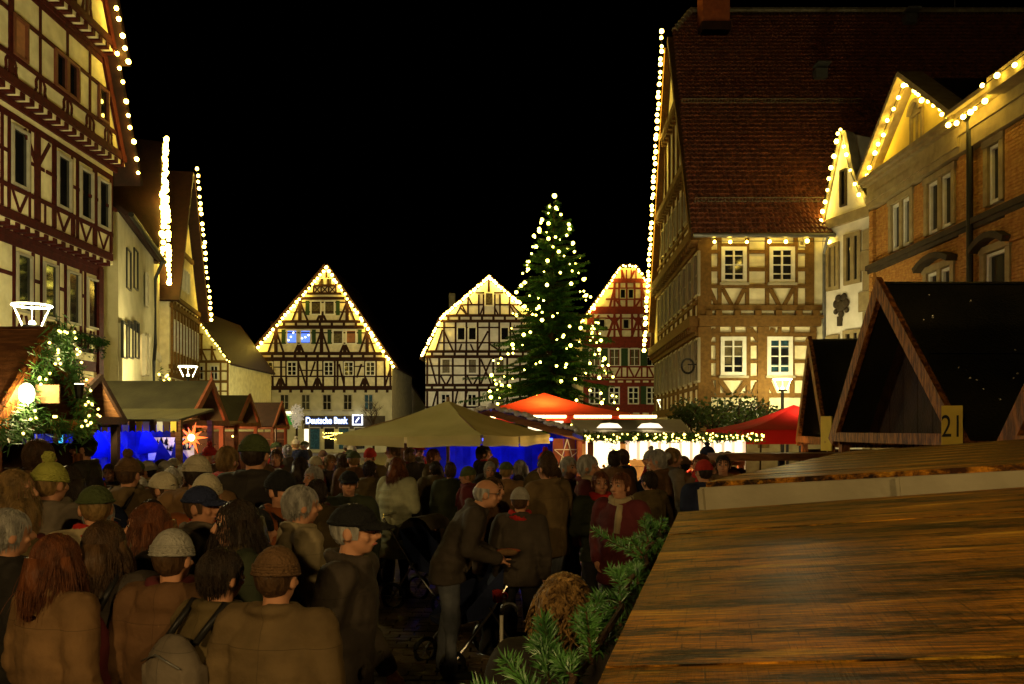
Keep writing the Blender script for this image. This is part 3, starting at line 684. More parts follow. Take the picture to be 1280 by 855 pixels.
# side with jetties
for z, w_, t in ((5.55, .34, .30), (5.15, .16, .12), (8.35, .3, .3), (7.95, .14, .1), (11.2, .26, .25), (14.1, .22, .25), (2.7, .3, .1)):
    lo = 0 if z < 6.9 else (z - 6.75) * .493; hi = SL if z < 8.4 else SL - (z - 8.35) * .57
    sd.beam(lo, z, hi, z, w_, TO, t, 'jetty_beam')
    n = int((hi - lo) / .42)
    if t > .2:
        for i in range(n): sd.box('joist_end', TO, lo + (i + .5) * (hi - lo) / n, z - .25, .17, .18, 0, t - .04)
for i in range(10):
    a = .4 + i * 1.1
    sd.beam(a, 2.8, a, 5.4, .13, TO, .07, 'post'); sd.window(a + .55, 3.55, .72, 1.45, 'frame_grey', 'glass_dark', 1, 2, out=.06)
    if a < 10.6: sd.box('shutter', 'plaster_dim', a + .16, 4.28, .18, 1.35, .03, .1); sd.box('shutter', 'plaster_dim', a + .94, 4.28, .18, 1.35, .03, .1)
    if a > 1.2:
        sd.beam(a, 5.7, a, 8.2, .13, TO, .07, 'post'); sd.window(a + .55, 6.35, .72, 1.45, 'frame_grey', 'glass_dark', 1, 2, out=.06)
        sd.box('shutter', 'plaster_dim', a + .16, 7.08, .18, 1.35, .03, .1); sd.box('shutter', 'plaster_dim', a + .94, 7.08, .18, 1.35, .03, .1)
    if 1.8 < a < 9: sd.beam(a, 8.5, a, 11.1, .13, TO, .07, 'post'); sd.window(a + .55, 9.3, .6, 1.2, 'frame_grey', 'glass_dark', 1, 1, out=.06)
    if 3.4 < a < 7.4: sd.beam(a, 11.3, a, 14, .13, TO, .07, 'post')
for z in (3.4, 6.2, 9.1): sd.beam(0 if z < 6 else 1.4, z, SL if z < 8.4 else SL - .6, z, .12, TO, .06, 'rail')
b = MB(); b.tube([(SL - .1, -.35, 4.15), (SL - .1, -.05, 4.15)], .02, 5)
for i in range(16):
    t0, t1 = 2 * math.pi * i / 16, 2 * math.pi * (i + 1) / 16
    b.tube([(SL - .1, -.35 + .2 * math.cos(t0), 4.1 + .24 * math.sin(t0)), (SL - .1, -.35 + .2 * math.cos(t1), 4.1 + .24 * math.sin(t1))], .035, 5)
b.build('iron_bracket', 'metal_dark', RH, SM)
# roof: far slope, front slope base and tiles
E0, E1 = Vector((0, -.42, 8.28)), Vector((0, 5.5, 18.45))           # eave and ridge (y, z) of the front slope
b = MB(); nrm = Vector((0, -(E1.z - E0.z), (E1.y - E0.y))).normalized()
b.slab([(-.32, E0.y, E0.z), (15, E0.y, E0.z), (15, E1.y, E1.z), (1.0, E1.y, E1.z), (.2, E1.y - .62, E1.z - 1.07)], .12); b.build('roof', 'roof_dark', RH)
b = MB(); b.slab([(15, 5.5, 18.45), (15, 11.8, 5.6), (.42, 11.8, 5.6), (.1, 6.15, 17.1), (1.0, 5.5, 18.45)], .14); b.build('roof', 'roof_dark', RH)
b = MB(); b.slab([(.2, 4.88, 17.35), (1.0, 5.5, 18.5), (.1, 6.15, 17.1)], .08); b.build('hip_roof', 'roof_tile', RH)
tiles = MB(); TW, TE = .15, .215; sl = Vector((0, E1.y - E0.y, E1.z - E0.z)); SLn = sl.length; sl.normalize()
rows = int(SLn / TE)
for r in range(rows):
    t = r * TE; p0 = E0 + sl * t; frac = t / SLn
    xl = -.34 + .5 * frac
    if frac > .9: xl += (frac - .9) * 8
    for c in range(int((14.6 - xl) / TW)):
        if c * TW + xl > 6.2 and r < 16: continue                      # hidden behind the neighbouring houses
        x = xl + c * TW; lift = random.uniform(0, .012); o_ = p0 + Vector((x, 0, 0)) + nrm * (.012 + lift)
        prof = [(0, .012), (.25, .0), (.55, .035), (.8, .042), (1.02, .015)]
        vs = [o_ + Vector((TW * u, 0, 0)) + nrm * (h_ * 1.25 + .05) for u, h_ in prof] + [o_ + Vector((TW * u, 0, 0)) + sl * TE * 1.1 + nrm * (h_ * .9) for u, h_ in prof] + [o_ + Vector((TW * u, 0, 0)) + nrm * (h_ * .3) for u, h_ in prof]
        tiles.add(vs, [(i, i + 1, i + 6, i + 5) for i in range(4)] + [(i + 10, i + 11, i + 1, i) for i in range(4)])
o = tiles.build('roof_tiles', 'roof_tile', RH); o['kind'] = 'stuff'
rt = MB()
for i in range(60): rt.tube([(.95 + i * .24, 5.5, 18.5), (.95 + (i + 1) * .24, 5.5, 18.52)], [.14, .11], 7)
for i in range(6): q0, q1 = Vector((.2, 4.88, 17.42)).lerp(Vector((1.0, 5.5, 18.55)), i / 6), Vector((.2, 4.88, 17.42)).lerp(Vector((1.0, 5.5, 18.55)), (i + 1) / 6); rt.tube([q0, q1], [.13, .1], 7)
rt.build('ridge_tiles', 'stone_grey', RH)
for t, xa, xb in ((6.25, .0, 6.4), (1.35, -.1, 4.3)):
    g = MB(); q = E0 + sl * t
    for dz in (.10, .26): g.tube([q + Vector((xa, 0, 0)) + nrm * dz, q + Vector((xb, 0, 0)) + nrm * dz], .012, 4)
    for i in range(int((xb - xa) / .11)): g.tube([q + Vector((xa + i * .11, 0, 0)) + nrm * .04, q + Vector((xa + i * .11, 0, 0)) + nrm * .28], .010, 4)
    g.build('snow_guard', 'zinc', RH)
for x, t in ((5.2, 7.6), (9.3, 10.9)):
    g = MB(); q = E0 + sl * t + Vector((x, 0, 0)); g.box(q + nrm * .12 + Vector((0, 0, .1)), (.42, .4, .35)); g.box(q + nrm * .3 + Vector((0, -.05, .3)), (.5, .5, .05)); g.build('roof_vent', 'metal_grey', RH)
g = MB(); g.tube([(11.3, 5.4, 18.3), (11.3, 5.4, 20)], .02, 5); g.build('antenna', 'metal_grey', RH)
ch = MB(); ch.box((1.62, 4.6, 18.7), (1.02, .9, 3.2)); ch.build('chimney', 'chimney_brick', RH)
ch = MB(); ch.box((1.62, 4.6, 17.25), (1.12, 1.0, .3)); ch.build('chimney_flashing', 'roof_dark', RH)
b = MB(); b.tube([(-.3, -.5, 8.22), (4.3, -.5, 8.22)], .075, 8); b.build('gutter', 'metal_grey', RH)
b = MB(); b.tube([(4.0, -.5, 8.2), (4.0, -.16, 7.7), (4.0, -.16, 0)], .055, 8); b.build('downpipe', 'metal_grey', RH)
sd.beam(0 - .1, 6.55, 5.2, 17.2, .3, TO, .28, 'verge_board'); sd.beam(SL + .05, 8.1, 5.9, 17.2, .22, TO, .28, 'verge_board')
WS = HM @ SM
string_lights([WS @ Vector((5.5, -.42, 17.75)), WS @ Vector((-.55, -.42, 5.75))], 46, 'long dense bulb string down the far verge of the huge tiled roof', .10, jit=.03)
string_lights([(6.15 + .25, 25.62, 8.06), (6.15 + 4.0, 25.62, 8.06)], 7, 'seven bulbs under the eave of the ochre timbered house', .075)

# ================================================================ white gabled house beside it
u = Vector((.74, -1.7)).normalized(); HM = frame_xy((10.06, 26.0, 0), u); WH = thing('white_gabled_house', 'white plaster house with curved gable and dark carved emblem', 'house', HM)
f = Facade(WH, HM)
pts = [(0, 0), (f.px(1089, 300)[0], 0)] + [f.px(x, y) for x, y in ((1089, 262), (1083, 247), (1072, 228), (1066, 212), (1062, 190), (1058, 166), (1053, 166), (1029, 281))]
prism_body(WH, pts, 7, 'plaster_white')
ae = pts[1][0]
cop = MB()
for p, q in zip(pts[2:-1], pts[3:]): cop.bar((p[0], .1, p[1]), (q[0], .1, q[1]), .12, .34)
cop.build('gable_coping', 'stone_grey', WH)
f.pb(1027, 284, 1089, 263, .3, 'stone_sand', .1, 'string_course')
for i in range(13): f.box('quoin', 'stone_sand', ae - (.22 if i % 2 else .14), .35 + i * .62, .44 if i % 2 else .28, .6, 0, .06)
b = MB(); b.box((ae + .25, .4, 4.4), (.5, .8, 8.8)); b.build('corner_pier', 'stone_sand', WH)
for x0, x1, y0, y1 in ((1034, 1050, 304, 363), (1056, 1077, 291, 355), (1034, 1050, 419, 470), (1055, 1077, 412, 470)): f.pwx(x0, x1, y0, y1, 'stone_sand', 'glass_dark', 2, 1, fw=.12, bar=.09, out=.05)
f.pwx(1051, 1059, 212, 258, 'stone_dark', 'glass_dark', 1, 1, fw=.06)
em = MB(); ea, ez = f.px(1052, 388)
for dx, dz, r_ in ((0, .12, .20), (-.18, .22, .14), (.2, .2, .15), (-.1, .38, .13), (.13, .4, .13), (.02, -.12, .12), (-.02, -.3, .10), (.24, -.02, .09), (-.2, -.02, .09)): em.ball((ea + dx, -.04, ez + dz), (r_, .06, r_), 8, 6)
em.box((ea - .03, -.05, ez - .34), (.13, .1, .3)); em.build('wall_emblem', 'stone_dark', WH)
W3 = lambda x, y: HM @ Vector((f.px(x, y)[0], -.2, f.px(x, y)[1]))
string_lights([W3(1031, 278), W3(1041, 230), W3(1055, 163)], 9, 'bulbs climbing the straight side of the white gable', .08)
string_lights([W3(1056, 163), W3(1062, 188), W3(1067, 210), W3(1081, 245)], 6, 'bulbs down the curved side of the white gable', .07)

# ================================================================ brick building
HM = frame_xy((10.8, 24.0, 0), (0, -1)); BH = thing('brick_building', 'orange brick building with sandstone pediment and tall windows', 'building', HM)
f = Facade(BH, HM); ST_ = 'stone_sand'
b = MB(); b.box((4.75, 4.12, 4.3), (9.5, 8, 8.6)); b.build('core_wall', 'mortar', BH)
ops = [(1.12, 2.49, 7.06, 8.42), (3.09, 4.54, 7.06, 8.42), (5.73, 6.47, 7.1, 8.45), (3.05, 4.5, 4.0, 6.1), (5.6, 6.7, 4.0, 6.05)]
bk = MB(); bw, bhh, j_ = .235, .068, .012
for r in range(int((8.6 - 3.6) / (bhh + j_))):
    z = 3.6 + r * (bhh + j_); off = (bw + j_) / 2 if r % 2 else 0
    if 6.66 < z < 6.92: continue
    marks = sorted({0, .26, 4.82, 5.26, 6.62, 7.6, 9.4} | {q for o0, o1, z0, z1 in ops if z + bhh > z0 and z < z1 for q in (o0, o1)})
    for m0, m1 in zip(marks[:-1], marks[1:]):
        if any(o0 - .01 < m0 and m1 < o1 + .01 and z + bhh > z0 and z < z1 for o0, o1, z0, z1 in ops): continue
        extra = .09 if (m0, m1) in ((0, .26), (4.82, 5.26), (6.62, 7.6)) else 0
        a = m0 - off
        while a < m1:
            a0, a1 = max(a, m0), min(a + bw, m1 - .002)
            if a1 - a0 > .03:
                dd = .12 + random.uniform(0, .006) + extra
                bk.box(((a0 + a1) / 2, .12 - dd / 2, z + bhh / 2), (a1 - a0, dd, bhh))
            a += bw + j_
o = bk.build('bricks', 'brick', BH); o['kind'] = 'stuff'
b = MB(); b.box((4.7, .02, 6.86), (9.5, .42, .14)); b.box((4.7, .05, 6.74), (9.5, .34, .1)); b.build('string_course', 'stone_dark', BH)
b = MB(); b.box((2.55, -.02, 8.68), (4.9, .32, .16)); b.box((2.55, -.05, 8.86), (4.9, .36, .2)); b.box((2.55, -.03, 9.1), (4.9, .34, .28)); b.box((2.6, -.10, 9.28), (5.0, .5, .08)); b.box((2.65, -.16, 9.38), (5.1, .62, .12)); b.build('entablature', ST_, BH)
b = MB(); b.box((7.2, -.02, 8.80), (4.4, .30, .40)); b.box((7.2, -.04, 9.15), (4.4, .34, .30)); b.box((7.3, -.14, 9.36), (4.5, .56, .12)); b.box((7.3, -.2, 9.48), (4.6, .7, .10))
b.box((8.1, -.22, 9.42), (2.6, .75, .34)); b.build('cornice', ST_, BH)
b = MB(); ax, az = 2.66, 11.5
b.prism([(.2, -.02, 9.44), (5.05, -.02, 9.44), (ax, -.02, az - .12)], (0, .3, 0)); b.build('tympanum', 'plaster_ochre', BH)
b = MB()
for e in (.12, 5.18):
    b.bar((e, -.20, 9.48), (ax, -.20, az + .02), .12, .66); b.bar((e, -.08, 9.38), (ax, -.08, az - .11), .14, .34)
b.build('raking_cornice', ST_, BH)
f.window(2.75, 9.62, .66, .86, ST_, 'glass_dark', 2, 1, fw=.09, out=.06)
b = MB()
for i in range(10):
    t0, t1 = math.pi * i / 10, math.pi * (i + 1) / 10
    b.bar((2.75 + .3 * math.cos(t0), -.1, 10.46 + .3 * math.sin(t0)), (2.75 + .3 * math.cos(t1), -.1, 10.46 + .3 * math.sin(t1)), .1, .12)
b.prism([(2.75 + .28 * math.cos(math.pi * i / 10), -.05, 10.46 + .28 * math.sin(math.pi * i / 10)) for i in range(11)], (0, .06, 0)); b.build('arch', ST_, BH)
for o0, o1, z0, z1 in ops:
    for a in (o0 + .08, o1 - .08): f.box('jamb', ST_, a, (z0 + z1) / 2, .16, z1 - z0, -.1, .05)
    f.box('lintel', ST_, (o0 + o1) / 2, z1 + .06, o1 - o0 + .06, .16, -.1, .07)
    n = 2 if o1 - o0 > 1.2 else 1
    if n == 2: f.box('mullion', ST_, (o0 + o1) / 2, (z0 + z1) / 2, .16, z1 - z0, -.1, .03)
    iw = (o1 - o0 - .32 - (.16 if n == 2 else 0)) / n
    for i in range(n): f.window(o0 + .16 + iw / 2 + i * (iw + .16), z0 + .02, iw - .02, z1 - z0 - .06, 'frame_white', 'glass_dark', 1, 1, fw=.075, out=-.04)
    if z1 < 6.5:
        h_ = MB(); a = (o0 + o1) / 2; w_ = (o1 - o0) / 2 + .1
        for i in range(6): t0, t1 = -1 + i / 3, -1 + (i + 1) / 3; h_.bar((a + w_ * t0, -.12, z1 + .32 - .22 * t0 * t0), (a + w_ * t1, -.12, z1 + .32 - .22 * t1 * t1), .14, .3)
        h_.build('hood_mould', 'stone_dark', BH)
b = MB(); b.tube([(5.4, -.16, 9.4), (5.4, -.16, 0)], .075, 8); b.ball((5.4, -.2, 9.35), .16); b.build('downpipe', 'metal_dark', BH)
b = MB(); b.box((4.7, 2.2, 9.3), (9.6, 4.0, .5)); b.prism([(.3, .3, 9.5), (5.0, .3, 9.5), (2.66, .3, 11.4)], (0, 3.5, 0)); b.build('roof', 'roof_dark', BH)
string_lights([HM @ Vector((.42, -.36, 9.52)), HM @ Vector((ax, -.36, az - .22))], 9, 'bulbs under the left slope of the sandstone pediment', .07)
string_lights([HM @ Vector((ax + .2, -.36, az - .36)), HM @ Vector((4.85, -.36, 9.56))], 10, 'bulbs under the right slope of the sandstone pediment', .07)
string_lights([HM @ Vector((5.15, -.50, 9.22)), HM @ Vector((6.5, -.50, 9.22))], 6, 'bulbs under the brick building cornice beside the pediment', .07)
string_lights([HM @ Vector((6.85, -.70, 9.40)), HM @ Vector((8.4, -.70, 9.44))], 4, 'bulbs along the projecting end cornice of the brick building', .07)

# ================================================================ the big spruce
TY = 45.0; TXc = GX(686, TY); TH = HZ(247, TY)
tree = thing('spruce_tree', 'tall dark spruce hung with warm light bulbs in the square', 'tree', Matrix.Translation((TXc, TY, 0)))
b = MB(); b.tube([(0, 0, 0), (.1, 0, TH * .5), (.32, 0, TH - .2)], [.24, .13, .02], 8); b.build('trunk', 'bark', tree)
cr = MB(); tips = []
rng = random.Random(3)
for i in range(640):
    fz = 1 - (1 - rng.random()) ** .72; z = 1.3 + (TH - 1.5) * fz
    prof = (1 - z / TH); L = (.30 + 4.7 * prof ** .82) * rng.uniform(.5, 1.06)
    if rng.random() < .09: L *= 1.25
    an = rng.uniform(0, 2 * math.pi); L *= .92 + .42 * mathutils.noise.noise(Vector((math.cos(an) * 1.3, math.sin(an) * 1.3, z * .55))); dr = Vector((math.cos(an), math.sin(an), 0)); side = Vector((-dr.y, dr.x, 0))
    up = rng.uniform(-.08, .25) + .55 * (z / TH) ** 2
    base = Vector((.02 * z, 0, z)); pts_ = []
    for k in range(7):
        t = k / 6; pts_.append(base + dr * L * t + Vector((0, 0, L * (up * t - .55 * t * t + .28 * t ** 3))))
    cr.cur = 1; cr.tube(pts_[:6], [.035, .03, .025, .02, .014, .008], 4, False); cr.cur = 0
    tips.append((pts_[-1].copy(), dr.copy()))
    nt_ = int(8 + L * 8)
    for k in range(nt_):
        t = (k + rng.random()) / nt_; t = .12 + .88 * t; q = min(5, int(t * 6)); pp = pts_[q].lerp(pts_[q + 1], t * 6 - q)
        for sg_ in (-1, 1):
            ln = (.22 + .34 * (1 - t) * min(1, L / 2.5)) * rng.uniform(.7, 1.25)
            d = (dr * .75 + side * sg_ * rng.uniform(.5, 1.1) + Vector((0, 0, rng.uniform(-.75, .05)))).normalized() * ln
            wv = d.cross(Vector((rng.uniform(-.4, .4), rng.uniform(-.4, .4), 1))).normalized() * ln * .13
            cr.add([pp - wv * .3, pp + d * .45 + wv, pp + d, pp + d * .5 - wv], [(0, 1, 2, 3)])
            d2 = (d * .6 + Vector((0, 0, -.12))); w2 = d2.cross(side).normalized() * ln * .10
            cr.add([pp, pp + d2 * .5 + w2, pp + d2, pp + d2 * .5 - w2], [(0, 1, 2, 3)])
cr.build('crown', ['needle_green', 'bark'], tree)
s = thing('light_string', 'scattered yellow bulbs all over the big spruce', 'light string', Matrix.Translation((TXc, TY, 0)))
rng.shuffle(tips); n = 0
for i in range(190):
        z = 2.2 + (TH - 2.6) * (1 - (1 - (i + rng.random()) / 190) ** .8); an = rng.uniform(math.pi * .93, math.pi * 2.07); prof = 1 - z / TH
        rr_ = (.22 + 4.7 * prof ** .82) * rng.uniform(.78, 1.02); tp = Vector((.02 * z + rr_ * math.cos(an), rr_ * math.sin(an), z - .12 * rr_))
        link('bulb', bulb_mesh('bulb_tree', .085), s, Matrix.Translation(tp) @ Matrix.Diagonal((*(Vector((1, 1, 1)) * rng.choice((.4, .5, .65, .8, 1.1))), 1)))
link('bulb', bulb_mesh('bulb_tree', .085), s, Matrix.Translation((.32, 0, TH + .1)) @ Matrix.Diagonal((1.5, 1.5, 1.5, 1)))

# ================================================================ street lamps
def street_lamp(px, py, Y, wd, label, power, col=(1, .86, .42)):
    x = GX(px, Y); zt = HZ(py, Y)
    t = thing('street_lamp', label, 'street lamp', Matrix.Translation((x, Y, 0)), 'street lamps with glowing open cone heads')
    h = wd * .62; r0, r1 = wd / 2, wd * .24
    b = MB(); b.tube([(0, 0, 0), (0, 0, .9), (0, 0, zt - h)], [.075, .06, .045], 10); b.build('pole', 'metal_dark', t)
    b = MB(); pts_ = [(r0 * math.cos(2 * math.pi * i / 24), r0 * math.sin(2 * math.pi * i / 24), zt) for i in range(25)]; b.tube(pts_, .017, 6, False); b.build('top_ring', 'lamp_glow', t)
    for i in range(2):
        a_ = math.pi * i + .12; b = MB(); b.tube([(r0 * math.cos(a_), r0 * math.sin(a_), zt), (r1 * math.cos(a_), r1 * math.sin(a_), zt - h)], .011, 6); b.build('strut', 'lamp_glow', t)
    b = MB(); b.lathe([(.001, zt - h - .02), (r1 * 1.05, zt - h - .02), (r1 * 1.05, zt - h + .03), (.001, zt - h + .03)], 16); b.build('base_plate', 'metal_dark', t)
    b = MB(); b.tube([(0, 0, zt - h), (0, 0, zt)], .008, 6); b.build('centre_rod', 'metal_grey', t)
    b = MB(); b.ball((0, 0, zt - h + .06), wd * .09, 10, 6); b.build('lamp_bulb', 'lamp_glow', t)
    point_light('lamp_light', t, (0, 0, zt - h * .4), power, col, .15)
    return t
street_lamp(40, 382, 13.6, .60, 'glowing cone street lamp behind the garlanded wooden gable', 900)
street_lamp(235, 458, 27, .60, 'glowing cone street lamp before the steep roofed house', 800)
street_lamp(978, 474, 24.6, .56, 'glowing cone street lamp in front of the ochre timbered house', 260)
street_lamp(830, 500, 35, .58, 'small glowing cone street lamp by the side of the ochre house', 600)

def fill_flood(loc, target, power, label, col=(1, .86, .42), size=95):  # added fill, hidden from view, to brighten the house fronts
    t = thing('fill_flood', label, 'fill_flood', Matrix.Translation(loc), 'unseen floods added to light the houses')
    d = (Vector(target) - Vector(loc)).normalized(); q = d.to_track_quat('-Z', 'Y').to_matrix().to_4x4()
    b = MB(); b.box((0, 0, .05), (.34, .26, .12), q); b.build('housing', 'metal_dark', t)
    b = MB(); b.box((0, 0, -.018), (.30, .22, .01), q); b.build('lens', 'lamp_glow', t)
    b = MB(); b.tube([(0, 0, -loc[2]), (0, 0, -.05)], .035, 8); b.build('mast', 'metal_dark', t)
    spot_light('fill_flood_light', t, d * .08, d * 10, power, col, size)

# ================================================================ canvas that lets light through
def canvas_translucent(name, w=.4):
    m = MATS[name]; nt = m.node_tree; b = nt.nodes['Principled BSDF']; out = nt.nodes['Material Output']
    tr = nt.nodes.new('ShaderNodeBsdfTranslucent'); mx = nt.nodes.new('ShaderNodeMixShader'); mx.inputs[0].default_value = w
    l = b.inputs['Base Color'].links
    if l: nt.links.new(l[0].from_socket, tr.inputs['Color'])
    nt.links.new(b.outputs[0], mx.inputs[1]); nt.links.new(tr.outputs[0], mx.inputs[2]); nt.links.new(mx.outputs[0], out.inputs['Surface'])
for n_ in ('canvas_red', 'canvas_tent_red'): canvas_translucent(n_, .5)
canvas_translucent('canvas_cream', .25); canvas_translucent('canvas_white', .4); canvas_translucent('cloth_blue', .3)

# ================================================================ market huts with A-shaped gables
def hut(M, s, L, yn, yf, ze, za, label, roofm='roof_black', woodm='wood_red', name='market_hut', floor=True, bw=.17, boards=9, inner=.4, cat='market hut', group='wooden market huts'):
    t = thing(name, label, cat, M, group)
    for (ya, yb) in ((yn, 0), (yf, 0)):
        b = MB(); th = .05
        q = [(0, ya, ze), (s * L, ya, ze), (s * L, yb, za), (0, yb, za)]
        b.slab(q if (s * (1 if ya < 0 else -1)) > 0 else q[::-1], th); b.build('roof_slope', roofm, t)
        for xx in (-s * .04, s * (L + .03)):
            dv = Vector((0, ya, ze - za)).normalized()
            barpart('barge_board', woodm, t, Vector((xx, 0, za + .05)), Vector((xx, ya, ze)) + dv * .14, .07, bw) if False else None
            mb = MB(); up = Vector((0, -dv.z, dv.y)); up = up if up.z > 0 else -up
            p, q2 = Vector((xx, 0, za + .05)), Vector((xx, ya, ze + .05)) + dv * .12
            mb.prism([p, q2, q2 - up * bw, p - Vector((0, 0, bw / max(.2, up.z)))], (s * .06, 0, 0)); mb.build('barge_board', woodm, t)
    n = boards; x = s * inner
    for i in range(n):                                              # dark boards put where the open gable shows only shade
        y0 = yn + (yf - yn) * i / n + .006; y1 = yn + (yf - yn) * (i + 1) / n - .006
        zt = lambda y: (za - (za - ze) * (y / yn if y < 0 else y / yf)) - .06
        b = MB(); pl = [(x, y0, ze - .02), (x, y1, ze - .02), (x, y1, max(ze, zt(y1)))] + ([(x, 0, za - .06)] if y0 < 0 < y1 else []) + [(x, y0, max(ze, zt(y0)))]
        b.prism(pl, (s * .025, 0, 0)); b.build('gable_shade_board', 'wood_dark', t)
    barpart('tie_beam', woodm, t, (0, yn * .96, ze - .03), (0, yf * .96, ze - .03), .11, .09)
    for yy in (yn * .93, yf * .93): barpart('eave_beam', woodm, t, (s * .02, yy, ze - .06), (s * L, yy, ze - .06), .13, .08)
    for xx in (s * .08, s * (L - .08)):
        for yy in (yn * .9, yf * .9): block('post', woodm, t, (xx, yy, (ze - .12) / 2), (.1, .1, ze - .12))
    k = 7
    for i in range(k):
        block('wall_board', 'wood_dark', t, (s * L / 2, yf * .9 + .06, .12 + i * (ze - .2) / k), (L * .96, .025, (ze - .2) / k - .012))
    for i in range(5):
        block('front_board', 'wood_brown', t, (s * L / 2, yn * .9 - .05, .12 + i * .19), (L * .96, .025, .178))
    block('counter', 'wood_pale', t, (s * L / 2, yn * .9 - .1, 1.06), (L * .98, .34, .04))
    return t

# right hand huts
h21 = hut(Matrix.Translation((4.0, 8.7, 0)), 1, 4.2, -1.6, 1.25, 1.98, HZ(352, 8.7), 'near black roofed hut with orange gable boards and number board', 'roof_black', 'wood_orange', bw=.15)
h22 = hut(Matrix.Translation((4.85, 13.0, 0)) @ Matrix.Rotation(R(-11), 4, 'Z'), 1, 3.4, -1.35, 1.2, 1.9, HZ(424, 13), 'black roofed hut beyond the numbered hut', 'roof_black', 'wood_orange', bw=.17)
h23 = hut(Matrix.Translation((3.42, 4.35, 0)), 1, 3, -1.1, 1.18, 1.98, 3.5, 'wooden hut beside the numbered hut with just its gable board in view', 'roof_black', 'wood_orange', bw=.15)
for y_ in (.0,):                                                   # seam battens on the roofing
    for hh, yn_, ze_, za_, L_ in ((h21, -1.6, 1.98, HZ(352, 8.7), 4.2),):
        for fr in (.52, .03):
            p0 = Vector((0, yn_ * fr, za_ + (ze_ - za_) * fr)) + Vector((0, -.02, .015)); barpart('roof_seam', 'metal_dark', hh, p0 + Vector((.1, 0, 0)), p0 + Vector((L_, 0, 0)), .012, .05)
# number board
sgn = thing('number_board', 'yellow board with the number 21 on the hut gable', 'sign', Matrix.Translation(P(1190, 537, 7.0)) @ Matrix.Rotation(R(-32), 4, 'Z'))
b = MB(); b.prism([(-.082, 0, -.21), (.082, 0, -.21), (.082, 0, .21), (-.082, 0, .21)], (0, .02, 0)); b.build('board', 'paper_yellow', sgn)
text_mesh('21', .24, .002, 'print_black', 'number', sgn, Matrix.Translation((0, -.004, .02)) @ XR @ Matrix.Diagonal((.72, 1.15, 1, 1)))
sgn2 = thing('number_board', 'narrow yellow board seen edge on at the farther hut gable', 'sign', Matrix.Translation(P(1032.5, 541, 11.6)) @ Matrix.Rotation(R(-66), 4, 'Z'))
b = MB(); b.prism([(-.1, 0, -.26), (.1, 0, -.26), (.1, 0, .24), (-.1, 0, .24)], (0, .02, 0)); b.build('board', 'paper_yellow', sgn2)

drops = MB(); rd = random.Random(8)
for i in range(26):                                                # water beads, pale colour standing in for glints on the wet roofing
    xx, fr = rd.uniform(.2, 1.9), rd.uniform(.05, .95); p0 = Vector((xx, -1.6 * fr, HZ(352, 8.7) + (1.98 - HZ(352, 8.7)) * fr)) + Vector((0, -.008, .006)); drops.ball(p0, (.012, .008, .008), 6, 4)
mat('water_bead', (.55, .52, .42), None, .15, spec=.6); o = drops.build('water_beads', 'water_bead', h21, smooth=True); o['kind'] = 'stuff'
# ---- near stall roof right under the camera
mw = bpy.data.materials.new('roof_plank_wood'); mw.use_nodes = True; MATS['roof_plank_wood'] = mw
nt = mw.node_tree; bs = nt.nodes['Principled BSDF']; N = nt.nodes.new; LK = nt.links.new
tc = N('ShaderNodeTexCoord'); 
def noise(scale, st, detail=8, rough=.6, rot=(0, 0, 0)):
    mp = N('ShaderNodeMapping'); mp.inputs['Scale'].default_value = st; mp.inputs['Rotation'].default_value = rot; LK(tc.outputs['Object'], mp.inputs['Vector'])
    n_ = N('ShaderNodeTexNoise'); n_.inputs['Scale'].default_value = scale; n_.inputs['Detail'].default_value = detail; n_.inputs['Roughness'].default_value = rough; LK(mp.outputs[0], n_.inputs['Vector']); return n_.outputs['Fac']
def ramp(src, p0, c0, p1, c1):
    r_ = N('ShaderNodeValToRGB'); r_.color_ramp.elements[0].position = p0; r_.color_ramp.elements[0].color = c0; r_.color_ramp.elements[1].position = p1; r_.color_ramp.elements[1].color = c1; LK(src, r_.inputs['Fac']); return r_.outputs['Color']
def mixc(fac, a, b_, typ='MIX'):
    m_ = N('ShaderNodeMix'); m_.data_type = 'RGBA'; m_.blend_type = typ
    if isinstance(fac, float): m_.inputs[0].default_value = fac
    else: LK(fac, m_.inputs[0])
    for k_, v_ in ((6, a), (7, b_)):
        if isinstance(v_, tuple): m_.inputs[k_].default_value = v_
        else: LK(v_, m_.inputs[k_])
    return m_.outputs[2]
blot = noise(2.6, (.7, 3.6, 1), 14, .80); grain = noise(11, (.55, 16, 1), 10, .78); broad = noise(1.5, (.8, 1.3, 1), 6, .7); scr = noise(30, (8, .22, 1), 5, .65, (0, 0, R(5)))
fine = noise(60, (.6, 9, 1), 4, .6)
base = ramp(grain, .42, (.035, .011, .002, 1), .63, (.70, .285, .018, 1))
base = mixc(ramp(broad, .40, (.85, .85, .85, 1), .60, (0, 0, 0, 1)), base, mixc(.72, base, (.020, .007, .002, 1)))
base = mixc(ramp(blot, .445, (1, 1, 1, 1), .52, (0, 0, 0, 1)), base, (.009, .004, .0015, 1))
base = mixc(ramp(scr, .34, (1, 1, 1, 1), .43, (0, 0, 0, 1)), base, mixc(.75, base, (.012, .006, .003, 1)))
base = mixc(ramp(noise(3.1, (.6, 4.4, 1), 9, .7), .56, (0, 0, 0, 1), .74, (1, 1, 1, 1)), base, (.80, .44, .035, 1))
LK(base, bs.inputs['Base Color']); bs.inputs['Specular IOR Level'].default_value = .06
rr = N('ShaderNodeMapRange'); rr.inputs['From Min'].default_value = .3; rr.inputs['From Max'].default_value = .7; rr.inputs['To Min'].default_value = .26; rr.inputs['To Max'].default_value = .66; LK(grain, rr.inputs['Value']); LK(rr.outputs[0], bs.inputs['Roughness'])
bp = N('ShaderNodeBump'); bp.inputs['Strength'].default_value = .55; bp.inputs['Distance'].default_value = .004; LK(fine, bp.inputs['Height'])
